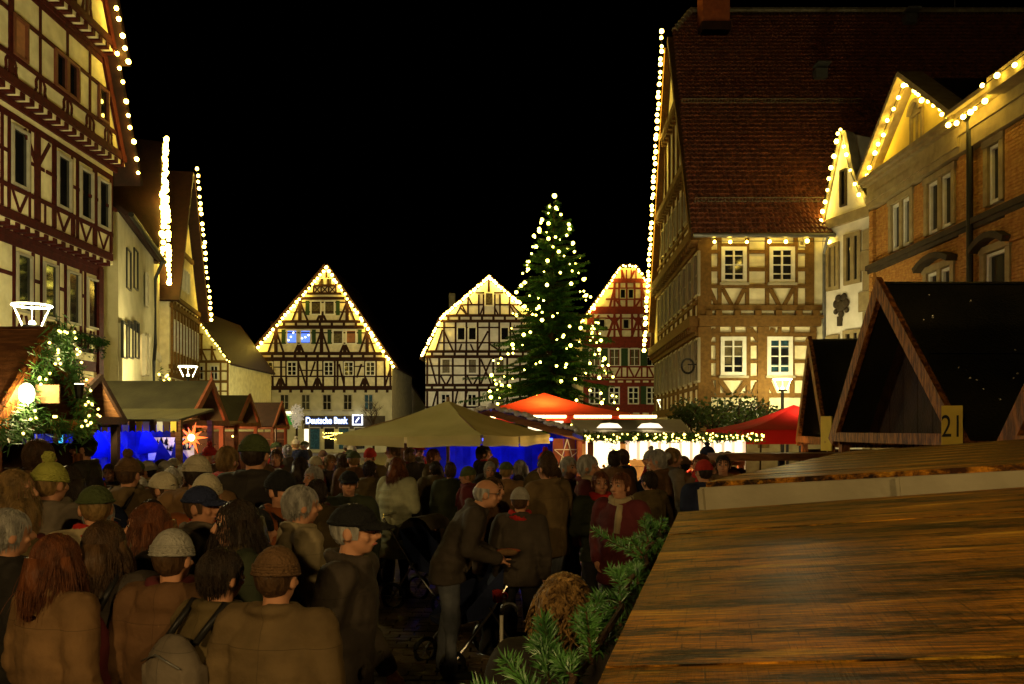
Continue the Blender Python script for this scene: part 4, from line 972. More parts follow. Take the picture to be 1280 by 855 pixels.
bp2 = N('ShaderNodeBump'); bp2.inputs['Strength'].default_value = .6; bp2.inputs['Distance'].default_value = .006; LK(scr, bp2.inputs['Height']); LK(bp.outputs[0], bp2.inputs['Normal']); LK(bp2.outputs[0], bs.inputs['Normal'])

ev = Vector((.5, 1.94, 0)).normalized(); rv = Vector((ev.y, -ev.x, 0)); slope = .10
rv3 = (rv + Vector((0, 0, slope))).normalized()
SO = Vector((.10, .94, H - .30))
SMx = Matrix(((rv3.x, ev.x, 0, SO.x), (rv3.y, ev.y, 0, SO.y), (rv3.z, ev.z, 1, SO.z), (0, 0, 0, 1)))    # x up the slope, y along the eave
zc = rv3.cross(ev).normalized(); SMx[0][2], SMx[1][2], SMx[2][2] = zc.x, zc.y, zc.z
stall = thing('market_stall', 'weathered wooden stall roof edged with fir garland', 'market stall', SMx)
y = -.55
for i, wd in enumerate((.62, .64, .66, .63)):
    b = MB(); b.box((.85, 0, -.014), (1.7, wd - .004, .026)); b.build('roof_board', 'roof_plank_wood', stall, Matrix.Translation((0, y + wd / 2, (.0, .0015, .0, .002)[i]))); y += wd
b = MB(); b.box((.012, .72, -.075), (.03, 2.55, .09)); b.build('fascia', 'wood_brown', stall)
SI = SMx.inverted()
for sx, sy in ((.15, 1.85), (1.5, 1.85), (1.5, -.4), (.15, -.4)):
    w0 = SMx @ Vector((sx, sy, -.03)); b = MB(); b.box((w0.x, w0.y, w0.z / 2), (.08, .08, w0.z)); b.build('post', 'wood_brown', stall, SI)
for i in range(9):
    p0, p1 = SMx @ Vector((.2, -.4, 0)), SMx @ Vector((.2, 1.85, 0)); z = .12 + i * .11
    b = MB(); b.bar((p0.x, p0.y, z), (p1.x, p1.y, z), .10, .025); b.build('wall_board', 'wood_dark', stall, SI)

# ---- next stall roof with a pale metal edge
A2 = Vector((.79, 3.22, H - .232)); D2 = Vector((2.36, 5.6, H - .176)); e2 = (D2 - A2); r2 = Vector((1.0, -.56, .105))
M2 = Matrix.Translation(A2)
st2 = thing('market_stall', 'neighbouring stall roof with dark boards and pale metal edging', 'market stall', M2)
eu, ru = e2.normalized(), r2.normalized(); n2 = ru.cross(eu).normalized()
BM = Matrix(((ru.x, eu.x, n2.x, 0), (ru.y, eu.y, n2.y, 0), (ru.z, eu.z, n2.z, 0), (0, 0, 0, 1)))
Le = e2.length; Lr = 1.12
k = 9
for i in range(k):
    b = MB(); b.box((Lr / 2, 0, .006), (Lr + .03, Le / k - .004, .022)); b.build('roof_board', 'roof_plank_wood', st2, BM @ Matrix.Translation((0, Le * (i + .5) / k, random.uniform(0, .004))))
b = MB(); b.box((Lr / 2, -.012, -.048), (Lr + .06, .02, .092)); b.build('metal_edge', 'zinc', st2, BM)
b = MB(); b.box((Lr * .62, -.03, -.048), (.012, .02, .09)); b.box((-.02, .3, -.05), (.02, .7, .085)); b.build('metal_joint', 'zinc', st2, BM)
b = MB(); b.box((-.012, Le / 2 + .3, -.035), (.02, Le - .6, .06)); b.build('fascia', 'wood_brown', st2, BM)
for a, c in ((.1, .15), (1.0, .15), (.1, Le - .15), (1.0, Le - .15)):
    w0 = BM @ Vector((a, c, -.02)); zg = A2.z + w0.z; b = MB(); b.box((w0.x, w0.y, w0.z - zg / 2), (.07, .07, zg)); b.build('post', 'wood_dark', st2)

# ---- long awning board further on
aw = thing('awning_board', 'long weathered awning board on posts before the farther hut', 'awning', Matrix.Translation((2.6, 10.2, 0)))
barpart('board', 'wood_brown', aw, (0, 0, HZ(571, 10.2)), (2.1, .4, HZ(570, 10.6)), .09, .5)
for xx in (.9, 1.9): block('post', 'wood_dark', aw, (xx, .2, .82), (.07, .07, 1.64))

# ---- fir garland along the near roof edge
ndl = random.Random(11)
def sprig(root, p, d, L, nn, needle=.034, width=.0017, mname='needle_near'):
    b = MB(); d = Vector(d).normalized(); side = d.orthogonal().normalized(); bi = d.cross(side)
    b.cur = 1; b.tube([(0, 0, 0), d * L * .55 + Vector((0, 0, -.004)), d * L], [.0032, .0026, .0012], 5); b.cur = 0
    for i in range(nn):
        t = ndl.random() ** .9; an = ndl.uniform(0, 6.283); o_ = d * L * t
        rad = side * math.cos(an) + bi * math.sin(an)
        dr = (rad * ndl.uniform(.75, 1.1) + d * ndl.uniform(.35, 1.0)).normalized(); ln = needle * ndl.uniform(.7, 1.2) * (1 if t < .85 else .8)
        w1 = dr.cross(Vector((ndl.uniform(-1, 1), ndl.uniform(-1, 1), ndl.uniform(-1, 1)))).normalized() * width
        w2 = dr.cross(w1).normalized() * width * .7
        m_ = o_ + dr * ln * .55; b.add([o_ + w1 * .5, o_ - w1 * .5, m_ + w1, m_ - w1, o_ + dr * ln, m_ + w2], [(0, 1, 3, 5), (0, 5, 2), (3, 4, 5), (2, 5, 4), (0, 2, 3, 1)])
    return b.build('sprig', [mname, 'bark'], root, Matrix.Translation(p))
gar = thing('fir_garland', 'green fir garland tacked along the wooden stall roof edge', 'garland', SMx)
b = MB(); b.tube([(-.045 + .012 * math.sin(k_ * 1.7), -.2 + k_ * .145, -.03 - .012 * math.cos(k_ * 2.1)) for k_ in range(16)], .006, 6); b.build('wire', 'bark', gar)
for k_ in range(50):
    yy = .10 + k_ * .037 + ndl.uniform(-.02, .02)
    sprig(gar, Vector((-.045 + ndl.uniform(-.03, .015), yy, -.035 + ndl.uniform(-.02, .02))), (ndl.uniform(-.42, .14), ndl.uniform(-.4, 1.0), ndl.uniform(-.5, .4)), ndl.uniform(.06, .095), 120, .024, .0014)
sprig(gar, Vector((-.05, 1.10, -.02)), (-.75, .3, .42), .15, 150, .026, .0014)
for yy, dz in ((.18, .42), (.25, .25), (.10, .35), (.30, .1), (.05, .2), (.22, .5)): sprig(gar, Vector((-.10, yy, -.05)), (ndl.uniform(-.7, -.1), ndl.uniform(.1, .8), dz), .085, 140, .027, .0016)

# ================================================================ cream parasol
U0 = Vector((GX(560, 13), 13.0, 0)); um = thing('market_parasol', 'large square cream parasol over the crowd', 'parasol', Matrix.Translation(U0))
za = HZ(501, 13.0); zh = 1.96
cs = [Vector((1.80 * math.cos(R(-70 + 90 * i)), 1.80 * math.sin(R(-70 + 90 * i)), zh)) for i in range(4)]
b = MB(); ap = Vector((0, 0, za)); GN = 7
for i in range(4):
    c0, c1 = cs[i], cs[(i + 1) % 4]; grid = []
    for a_ in range(GN + 1):
        row = []
        for c_ in range(GN + 1):
            e = c0.lerp(c1, c_ / GN); e.z -= .03 * math.sin(math.pi * c_ / GN); p = ap.lerp(e, a_ / GN)
            p.z -= .10 * math.sin(math.pi * a_ / GN) * (1 - abs(2 * c_ / GN - 1) * .3) * .6; row.append(p)
        grid.append(row)
    vs = [p for r_ in grid for p in r_]
    b.add(vs, [(a_ * (GN + 1) + c_, (a_ + 1) * (GN + 1) + c_, (a_ + 1) * (GN + 1) + c_ + 1, a_ * (GN + 1) + c_ + 1) for a_ in range(GN) for c_ in range(GN)])
b.build('canopy', 'canvas_cream', um, smooth=True)
for i in range(4):
    for hf in (0, 1):
        c0, c1 = cs[i].lerp(cs[(i + 1) % 4], hf * .5 + .01), cs[i].lerp(cs[(i + 1) % 4], hf * .5 + .49); b = MB(); vs = []
        for c_ in range(7):
            e = c0.lerp(c1, c_ / 6); e.z -= .03 * math.sin(math.pi * (hf * .5 + .5 * c_ / 6)); o_ = e.normalized() * .012 * math.sin(c_ * 2.1); vs += [e + Vector((0, 0, .004)), e + Vector((o_.x, o_.y, -.15 - .01 * math.sin(c_ * 1.3)))]
        b.add(vs, [(2 * c_, 2 * c_ + 1, 2 * c_ + 3, 2 * c_ + 2) for c_ in range(6)]); b.build('valance', 'canvas_cream', um)
for i in range(4): barpart('rib', 'wood_pale', um, (0, 0, za - .06), cs[i] - Vector((0, 0, .03)), .025, .02)
b = MB(); b.tube([(0, 0, 0), (0, 0, za + .06)], .03, 10); b.build('pole', 'wood_pale', um)
b = MB(); b.lathe([(.001, 0), (.36, 0), (.36, .08), (.1, .14), (.001, .14)], 20); b.build('base', 'metal_dark', um)

# ================================================================ hut with blue lit inside behind the parasol
bx = -.4; bl = thing('blue_lit_hut', 'brown wooden hut with vivid blue lit interior behind the parasol', 'market hut', Matrix.Translation((bx, 15.4, 0)))
X0, X1 = GX(488, 15.4) - bx, GX(742, 15.4) - bx; AZ = 2.42
for sx, xe in ((-1, X0 - .1), (1, X1 + .08)):
    b = MB(); q = [(0, -.25, AZ), (xe, -.25, 1.86), (xe, 2.6, 1.86), (0, 2.6, AZ)]; b.slab(q if sx < 0 else q[::-1], .06); b.build('roof_slope', 'roof_olive', bl)
    barpart('barge_board', 'wood_brown', bl, (0, -.28, AZ - .07), (xe, -.28, 1.79), .13, .04)
    b = MB()
    for k_ in range(34):
        t = k_ / 33; p = Vector((xe * t, -.3 + random.uniform(-.05, .05), AZ + (1.86 - AZ) * t + .04 + random.uniform(-.01, .04))); b.ball(p, (random.uniform(.05, .09), .06, random.uniform(.03, .06)), 7, 5)
    b.build('snow_edge', 'snow', bl, smooth=True)
for i in range(3): block('wall_board', 'wood_brown', bl, (X0 + .1 + i * .2, 0, .93), (.19, .03, 1.86))
for i in range(3): block('wall_board', 'wood_red', bl, (GX(690, 15.4) - bx + .12 + i * .22, 0, .93), (.21, .03, 1.86))
for i in range(6): block('front_board', 'wood_brown', bl, ((X0 + X1) / 2, .02, .09 + i * .165), (X1 - X0 - 1.3, .03, .155))
b = MB(); nn = 24; vs = []
for i in range(nn + 1):
    xx = X0 + (X1 - X0) * i / nn; yy = 1.5 + .05 * math.sin(i * 1.9); vs += [(xx, yy, .9), (xx, yy + .02 * math.sin(i), 1.95)]
b.add(vs, [(2 * i, 2 * i + 2, 2 * i + 3, 2 * i + 1) for i in range(nn)]); b.build('back_cloth', 'cloth_blue', bl)
for xx in (-.8, .1, .9): 
    b = MB(); b.tube([(xx - .3, .35, 1.84), (xx + .3, .35, 1.84)], .025, 8); mat('tube_blue', (.1, .1, .8), None, .4, emit=(.03, .06, 1.0), estr=9.0); b.build('blue_tube', 'tube_blue', bl)
point_light('blue_light', bl, (0, .55, 1.72), 60, (.03, .06, 1), .2)
for x, y0, y1, w_, m in ((517, 547, 562, 14, 'paper_white'), (514.5, 563, 579, 20, 'paper_white'), (517, 580, 597, 14, 'paper_white')):
    pst = tag(MB().build('poster', m) if False else block('poster', m, None, P(x, (y0 + y1) / 2, 15.36), (w_ / F * 15.36, .008, (y1 - y0 - 1) / F * 15.36)), {547: 'upper framed picture poster on the blue lit hut', 563: 'middle white notice on the blue lit hut', 580: 'lowest white notice on the blue lit hut'}[y0], 'poster', 'papers pinned to the hut board')
    if y0 == 547: block('picture', 'print_black', pst, (0, -.6, 0), (.8, .4, .78)); block('picture_mark', 'canvas_tent_red', pst, (.1, -.9, -.1), (.4, .3, .3))
    else:
        for k_ in range(4): block('print_line', 'stone_grey', pst, (0, -.6, .28 - k_ * .18), (.7, .3, .035))
stx = MB(); c0 = P(709, 568, 15.36)
pt = [Vector((.26 * math.sin(2 * math.pi * i / 5), 0, .30 * math.cos(2 * math.pi * i / 5))) for i in range(5)]
for i in range(5): stx.bar(pt[i], pt[(i + 2) % 5], .016, .008)
tag(stx.build('chalk_star', 'chalk', None, Matrix.Translation(c0)), 'white five pointed star drawn on the dark hut board', 'star')
tag(block('notice', 'paper_white', None, P(706, 590, 15.36), (.38, .01, .2)), 'pale notice below the star on the hut board', 'notice')
rl = thing('tinsel_strip', 'red glowing tinsel down the hut corner', 'tinsel', Matrix.Translation(P(732.5, 600, 15.3)))
for i in range(26): b = MB(); b.ball((random.uniform(-.03, .03), random.uniform(-.03, .03), i * .035), .028, 5, 4); b.build('tuft', 'lamp_red', rl)

# ================================================================ big red canopy
CYc = 24.0; cx_ = GX(680, CYc); cn = thing('red_canopy', 'wide red canopy glowing orange over a food stand', 'canopy', Matrix.Translation((cx_, CYc, 0)))
az = HZ(491, CYc); hz = 2.40; hw, hd = 2.85, 2.3
co = [Vector((-hw, -hd, hz)), Vector((hw, -hd, hz)), Vector((hw, hd, hz)), Vector((-hw, hd, hz))]
b = MB()
for i in range(4):
    c0, c1 = co[i], co[(i + 1) % 4]; G = 6; vs = []
    for a_ in range(G + 1):
        for c_ in range(G + 1):
            p = Vector((0, 0, az)).lerp(c0.lerp(c1, c_ / G), a_ / G); p.z -= .12 * math.sin(math.pi * a_ / G) * .8; vs.append(p)
    b.add(vs, [(a_ * (G + 1) + c_, (a_ + 1) * (G + 1) + c_, (a_ + 1) * (G + 1) + c_ + 1, a_ * (G + 1) + c_ + 1) for a_ in range(G) for c_ in range(G)])
b.build('canopy', 'canvas_red', cn, smooth=True)
for i in range(4):
    c0, c1 = co[i], co[(i + 1) % 4]; b = MB(); b.prism([c0 + Vector((0, 0, -.005)), c1 + Vector((0, 0, -.005)), c1 - Vector((0, 0, .16)), c0 - Vector((0, 0, .16))], (0, .004, 0)); b.build('valance', 'canvas_red', cn)
for c in co: b = MB(); b.tube([(c.x * .97, c.y * .97, 0), (c.x * .97, c.y * .97, hz)], .04, 8); b.build('post', 'metal_grey', cn)
for i in range(5):
    xx = -hw + .4 + i * (2 * hw - .8) / 4; b = MB(); b.tube([(xx - .5, -hd - .05, hz - .02), (xx + .5, -hd - .05, hz - .02)], .035, 8); b.build('light_tube', 'tube_warm', cn)
block('light_panel', 'glow_white', cn, (-.05, -hd - .1, hz - .27), (.95, .06, .26))
point_light('canopy_light', cn, (0, -.6, 2.35), 420, (1, .55, .2), .4)
for i in range(4): block('counter_board', 'wood_red', cn, (0, -hd + .1, .15 + i * .25), (2 * hw - .3, .04, .24))

mat('mug_red_', (.45, .03, .02), None, .25); mat('ornament_gold', (.6, .36, .06), None, .25, metal=.8)
# ================================================================ bright white stall with fairy light garland
BY = 13.0; bs_ = thing('bright_stall', 'brilliantly lit white stall with lamp light put into its long white valance', 'market stall', Matrix.Translation((GX(735, BY), BY, 0)))
Lb = GX(932, BY) - GX(735, BY); zf0, zf1 = HZ(574, BY), HZ(551, BY)
for i in range(34): block('valance_strip', 'glow_white' if i % 3 else 'valance_glow_pink', bs_, (Lb * .24 + (Lb * .76) * (i + .5) / 34, random.uniform(-.012, .012), (zf0 + zf1) / 2 + random.uniform(-.012, .012)), (Lb * .76 / 34 - .004, .03, zf1 - zf0))  # white valance lit by lamps; their light is put in as emission
block('side_panel', 'glow_white', bs_, (Lb * .11, .35, 1.35), (Lb * .22, .05, 1.0))  # pale panel, its brightness also put in as emission
b = MB(); b.slab([(-.1, -.15, 1.93), (Lb + .1, -.15, 1.93), (Lb + .1, 2.4, 1.98), (-.1, 2.4, 1.98)], .06); b.build('roof', 'roof_olive', bs_)
for xx in (.05, Lb - .05):
    for yy in (.1, 2.2): block('post', 'wood_red', bs_, (xx, yy, .94), (.09, .09, 1.88))
for i in range(8): block('back_board', 'wood_pale', bs_, (Lb / 2, 2.25, .12 + i * .22), (Lb, .03, .21))
for i in range(5): block('front_board', 'wood_red', bs_, (Lb / 2, .05, .1 + i * .19), (Lb, .03, .18))
block('red_board', 'wood_red', bs_, (Lb * .78, -.04, HZ(579, BY)), (Lb * .42, .03, .07))
point_light('stall_light', bs_, (Lb / 2, .35, 1.74), 260, (1, .58, .22), .2)
for i in range(46):
    b = MB(); xx = random.uniform(.1, Lb - .1); zz = random.choice((1.22, 1.34, 1.46)) + random.uniform(-.03, .03); b.ball((xx, .02 + random.uniform(-.03, .1), zz), random.uniform(.028, .05), 8, 6); b.build('hanging_ornament', random.choice(['mug_red_', 'ornament_gold', 'wood_red', 'snow']), bs_, smooth=True)
fg = thing('fairy_garland', 'fir garland full of tiny bulbs along the bright stall roof', 'garland', Matrix.Translation((GX(728, BY), BY - .18, HZ(546, BY))))
b = MB(); rg = random.Random(5); Lg = Lb + .3
for k_ in range(1500):
    t = rg.random(); p = Vector((t * Lg, rg.uniform(-.07, .07), rg.uniform(-.07, .05) + .015 * math.sin(t * 24))); d = Vector((rg.uniform(-1, 1), rg.uniform(-1, 1), rg.uniform(-1, .7))).normalized() * .07; e = d.orthogonal().normalized() * .011
    b.add([p, p + d * .5 + e, p + d, p + d * .5 - e], [(0, 1, 2, 3)])
b.build('foliage', 'needle_green', fg)
for k_ in range(110): link('bulb', bulb_mesh('bulb_soft', .013), fg, Matrix.Translation((rg.random() * Lg, -.08 + rg.uniform(-.03, .03), rg.uniform(-.08, .06))))
small_fir((GX(766, 12.2), 12.2, .0), 1.86, .34, 'little fir beside the bright white stall', 26, None, br=.016, n=1300)
for x, w_, lab in ((757, 1.6, 'pale canopy with a round lamp behind the bright stall'), (806, 2.0, 'pale flat canopy with a dim lamp behind the bright stall')):
    q = P(x, 534, 19.5); t = thing('pale_canopy', lab, 'canopy', Matrix.Translation((q.x, 19.5, 0)))
    b = MB(); b.slab([(-w_ / 2, -.6, q.z - .10), (w_ / 2, -.6, q.z - .10), (w_ / 2, .6, q.z + .2), (-w_ / 2, .6, q.z + .2)], .04); b.box((0, -.62, q.z - .2), (w_, .03, .2)); b.build('canopy', 'canvas_white', t)
    b = MB(); b.lathe([(.001, .12), (.2, .1), (.3, 0), (.001, .0)], 16, Matrix.Translation((0, -.75, q.z - .02))); b.build('dome_lamp', 'glow_white', t, smooth=True)
    for sx in (-1, 1): b = MB(); b.tube([(sx * w_ * .47, 0, 0), (sx * w_ * .47, 0, q.z)], .03, 6); b.build('post', 'metal_grey', t)

# ================================================================ red pavilion tent
tx, ty = GX(992, 17), 17.0; tn = thing('red_pavilion', 'red pavilion tent lit from inside behind the huts', 'tent', Matrix.Translation((tx, ty, 0)))
b = MB(); ap = Vector((0, 0, HZ(506, 17))); q = 1.5; co = [Vector((-q, -q, 2.03)), Vector((q, -q, 2.03)), Vector((q, q, 2.03)), Vector((-q, q, 2.03))]
for i in range(4):
    c0, c1 = co[i], co[(i + 1) % 4]; vs = []; G = 5
    for a_ in range(G + 1):
        for c_ in range(G + 1): p = ap.lerp(c0.lerp(c1, c_ / G), a_ / G); p.z -= .08 * math.sin(math.pi * a_ / G); vs.append(p)
    b.add(vs, [(a_ * 6 + c_, (a_ + 1) * 6 + c_, (a_ + 1) * 6 + c_ + 1, a_ * 6 + c_ + 1) for a_ in range(G) for c_ in range(G)])
b.build('canopy', 'canvas_tent_red', tn, smooth=True)
for i in range(4): c0, c1 = co[i], co[(i + 1) % 4]; b = MB(); b.prism([c0, c1, c1 - Vector((0, 0, .28)), c0 - Vector((0, 0, .28))], (.003, .003, 0)); b.build('valance', 'canvas_tent_red', tn)
for c in co: b = MB(); b.tube([(c.x * .97, c.y * .97, 0), (c.x * .97, c.y * .97, 2.03)], .025, 6); b.build('post', 'metal_grey', tn)
point_light('tent_light', tn, (.1, -.2, 2.1), 40, (1, .8, .55), .15)
b = MB(); b.ball((.12, -.9, 1.98), .1, 10, 6); b.build('tent_lamp', 'glow_white', tn)

# ================================================================ leafy shrubs below the ochre house
def shrub(x, y, r, zc, label, n=700):
    t = thing('leafy_shrub', label, 'shrub', Matrix.Translation((x, y, 0)), 'shrubs below the ochre house')
    b = MB(); b.tube([(0, 0, 0), (.05, 0, zc - r * .5), (0, 0, zc)], [.06, .045, .02], 6)
    for i in range(9): an = random.uniform(0, 6.28); b.tube([(0, 0, zc - r * .6), (math.cos(an) * r * .4, math.sin(an) * r * .4, zc), (math.cos(an) * r * .8, math.sin(an) * r * .8, zc + random.uniform(-.2, .7) * r)], [.03, .02, .008], 5)
    b.build('stem', 'bark', t); b = MB()
    for i in range(n):
        d = Vector((random.gauss(0, 1), random.gauss(0, 1), random.gauss(0, .8))).normalized(); p = Vector((0, 0, zc)) + d * r * random.uniform(.35, 1.05); p.z = zc + (p.z - zc) * .8
        v = Vector((random.gauss(0, 1), random.gauss(0, 1), random.gauss(0, .6))).normalized() * .12; e = v.orthogonal().normalized() * .045
        b.add([p, p + v * .5 + e, p + v, p + v * .5 - e], [(0, 1, 2, 3)])
    b.build('foliage', 'leaf_green', t)
for i, (px_, rr_) in enumerate(((862, .62), (892, .8), (925, .85), (952, .7))):
    shrub(GX(px_, 23.4), 23.4 + .2 * (i % 2), rr_, HZ(518, 23.4) - .1 * (i % 2), ['leafy shrub at the corner of the ochre house', 'broad leafy shrub under the first ochre window', 'leafy shrub under the second ochre window', 'shrub beside the red pavilion tent'][i])

# ================================================================ left hand huts
L2 = hut(Matrix.Translation((GX(264, 17.3), 17.3, 0)), -1, 2.9, -1.15, .95, 2.2, HZ(476, 17.3), 'olive roofed hut with red A shaped gable and finial', 'roof_olive', 'wood_red', bw=.14)
b = MB(); b.tube([(0, 0, HZ(476, 17.3)), (0, 0, HZ(476, 17.3) + .2)], [.03, .008], 6); b.build('finial', 'wood_red', L2)
L3 = hut(Matrix.Translation((GX(312, 23.5), 23.5, 0)), -1, 2.4, -1.0, .9, 2.2, HZ(494, 23.5), 'brown roofed hut with red gable beyond the olive roofed hut', 'roof_olive', 'wood_red', bw=.13)
L4 = hut(Matrix.Translation((GX(352, 30), 30, 0)), -1, 2.6, -1.0, .9, 2.15, HZ(503, 30), 'small dark roofed hut nearest the bank sign', 'roof_dark', 'wood_red', bw=.13)
for hh, sgn_, e in ((L2, -1, 130), (L3, -1, 70), (L4, -1, 70)): point_light('hut_light', hh, (sgn_ * .9, .1, 1.85), e, (1, .5, .2), .15)
for hh in (L2, L3):
    for i in range(14):
        b = MB(); b.ball((-.2 - random.random() * 1.6, -.6 + random.uniform(-.05, .05), random.uniform(1.35, 1.9)), .03, 6, 4); b.build('bulb', 'bulb_soft', hh)
    b = MB(); b.slab([(.15, -2.0, 2.12), (.15, -1.0, 2.22), (-2.6, -1.0, 2.22), (-2.6, -2.0, 2.12)][::-1], .05); b.build('awning', 'wood_brown', hh)
# star lantern
slp = P(240, 547, 14.4); sl_ = thing('star_lantern', 'glowing red paper star hung under the hut awning', 'lantern', Matrix.Translation(slp))
for i in range(10):
    an = 2 * math.pi * i / 10; d = Vector((math.cos(an), .25 * math.sin(an * 3), math.sin(an))); L_ = .30 if i % 2 == 0 else .2
    b = MB(); s1 = d.cross(Vector((0, 1, 0))).normalized() * .045; s2 = Vector((0, .045, 0)); b.add([s1, s2, -s1, -s2, d * L_], [(0, 1, 4), (1, 2, 4), (2, 3, 4), (3, 0, 4)]); b.build('ray', 'star_red', sl_)
b = MB(); b.ball((0, -.03, 0), .065, 8, 6); b.build('core', 'star_core', sl_)
point_light('star_light', sl_, (0, -.2, 0), 9, (1, .3, .1), .06)

# long awning stall with a row of small flags and blue inside
Ya = 13.6; x0, x1 = GX(98, Ya), GX(224, Ya); AS = thing('blue_lit_stall', 'low roofed stall hung with small flags and deep blue inside', 'market stall', Matrix.Translation((x0, Ya, 0)))
Lx = x1 - x0; zA = HZ(524, Ya)
for i in range(4):
    b = MB(); w_ = Lx / 4; b.slab([(i * w_ + .004, 0, zA), ((i + 1) * w_ - .004, 0, zA), ((i + 1) * w_ - .004, 1.6, zA + .22), (i * w_ + .004, 1.6, zA + .22)], .04); b.build('roof_panel', 'roof_olive', AS)
for xx in (.06, Lx * .98):
    for yy in (.08, 1.5): block('post', 'wood_brown', AS, (xx, yy, zA / 2), (.09, .09, zA - .02))
for i in range(13):
    fx = .18 + i * (Lx - .2) / 13; fm_ = ['canvas_white', 'wood_dark', 'paper_yellow', 'canvas_white', 'wood_dark'][i % 5]
    b = MB(); b.prism([(fx, -.03, zA - .04), (fx + .10, -.03, zA - .04), (fx + .10, -.03, zA - .22), (fx + .05, -.03, zA - .19), (fx, -.03, zA - .22)], (0, .006, 0)); b.build('flag', fm_, AS)
b = MB(); nn = 26; vs = []
for i in range(nn + 1):
    xx = -1.5 + (Lx + .75) * i / nn; yy = 1.35 + .07 * math.sin(i * 1.7); vs += [(xx, yy, .5), (xx, yy - .05 * math.sin(i * .9), 2.12)]
b.add(vs, [(2 * i, 2 * i + 2, 2 * i + 3, 2 * i + 1) for i in range(nn)]); b.build('back_cloth', 'cloth_blue', AS)
b = MB()
for i in range(9): p = Vector((-1.0 + i * .28, 1.0, 1.72 + .22 * math.sin(i * 2.3))); b.add([p + Vector((-.25, .2, -.35)), p + Vector((.25, .2, -.3)), p + Vector((.05, -.15, .22))], [(0, 1, 2)])
b.build('draped_cloth', 'cloth_blue', AS)
block('white_panel', 'paper_white', AS, (Lx * .62, 1.22, 1.68), (.85, .02, .42))
bb = MB()
for i in range(40): p = Vector((Lx * .62 + random.uniform(-.42, .4), 1.19, 1.83 - random.random() * .2)); bb.add([p, p + Vector((.03, 0, .09)), p + Vector((.06, 0, 0))], [(0, 1, 2)])
bb.build('fir_cutout', 'print_black', AS)
point_light('blue_light', AS, (-.3, .75, 1.85), 70, (.03, .07, 1), .2); point_light('blue_light', AS, (.6, .7, 1.9), 45, (.03, .07, 1), .2)
point_light('panel_light', AS, (Lx * .62, .9, 1.95), 7, (1, .8, .6), .1)
for i in range(5): block('front_board', 'wood_dark', AS, (Lx / 2, .06, .1 + i * .19), (Lx, .03, .18))
np_ = P(76, 575, 10.2); ne = thing('neon_pole', 'cyan light tube topped by a red lamp', 'light pole', Matrix.Translation((np_.x, 10.2, 0)))
b = MB(); b.tube([(0, 0, 1.2), (0, 0, 1.98)], .025, 8); b.build('cyan_tube', 'tube_cyan', ne)
b = MB(); b.tube([(0, 0, 0), (0, 0, 1.2)], .022, 8); b.build('pole', 'metal_dark', ne)
b = MB(); b.ball((0, 0, 2.05), (.085, .085, .055), 10, 6); b.build('red_lamp', 'lamp_red', ne)
# brown roof behind it
br = hut(Matrix.Translation((GX(133, 11.8), 11.6, 0)), -1, 1.6, -1.0, .7, 2.2, HZ(472, 11.6), 'brown panelled hut roof between garlanded gable and flag stall', 'wood_brown', 'wood_dark', bw=.08)
for ch in list(br.children):
    if ch.name.split('.')[0] in ('wall_board', 'front_board', 'counter'): bpy.data.objects.remove(ch)

# near left hut with garlanded gable
NL = hut(Matrix.Translation((-4.55, 7.9, 0)), -1, 3.0, -.85, .75, 2.12, HZ(408, 7.9), 'wooden hut with a fir garlanded gable and bright lamp', 'wood_brown', 'wood_orange', bw=.2)
gg = thing('gable_garland', 'fir garland with warm bulbs draped over the hut gable', 'garland', Matrix.Translation((-4.5, 7.9, HZ(405, 7.9))))
b = MB(); rg = random.Random(9); za_ = HZ(405, 7.9)
def gpt():
    k_ = rg.random()
    if k_ < .36: t = rg.random(); return Vector((0, -.70 * t, -1.0 * t))
    if k_ < .72: t = rg.random(); return Vector((0, .56 * t, -1.0 * t))
    t = rg.random(); return Vector((.02, -1.3 + 1.75 * t, -.96 - .06 * math.sin(t * 9)))
for k_ in range(3000):
    p = gpt() + Vector((rg.uniform(-.05, .1), rg.gauss(0, .05), rg.gauss(-.04, .06))); d = Vector((rg.uniform(-1, 1), rg.uniform(-1, 1), rg.uniform(-1.3, .5))).normalized() * rg.uniform(.07, .13); e = d.orthogonal().normalized() * .007
    b.add([p, p + d * .5 + e, p + d, p + d * .5 - e], [(0, 1, 2, 3)])
b.build('foliage', 'needle_near', gg)
for k_ in range(46): link('bulb', bulb_mesh('bulb_soft', .013), gg, Matrix.Translation(gpt() + Vector((.12, rg.gauss(0, .06), rg.gauss(-.03, .06)))))
lp = P(33, 492, 7.35); lo = thing('box_lamp', 'dazzling work lamp with pale reflector on the garlanded hut', 'lamp', Matrix.Translation(lp))
b = MB(); b.ball((0, 0, 0), (.075, .06, .10), 10, 8); b.build('lamp_head', 'lamp_glow', lo)
block('reflector', 'wood_pale', lo, (.14, .10, .0), (.22, .02, .17))
point_light('lamp_light', lo, (.05, -.12, .02), 36, (1, .72, .34), .06)
sm = thing('spot_lamp', 'slim bright spotlight shining up the garlanded gable', 'lamp', Matrix.Translation((-4.30, 7.95, 2.35)))
b = MB(); b.tube([(0, 0, 0), (0, 0, .14)], [.03, .05], 8); b.build('head', 'metal_dark', sm); b = MB(); b.tube([(0, 0, .13), (0, 0, .15)], .045, 8); b.build('lens', 'lamp_glow', sm)
spot_light('spot_light', sm, (0, 0, .17), (-.15, -.15, .8), 40, (1, .75, .36), 75)

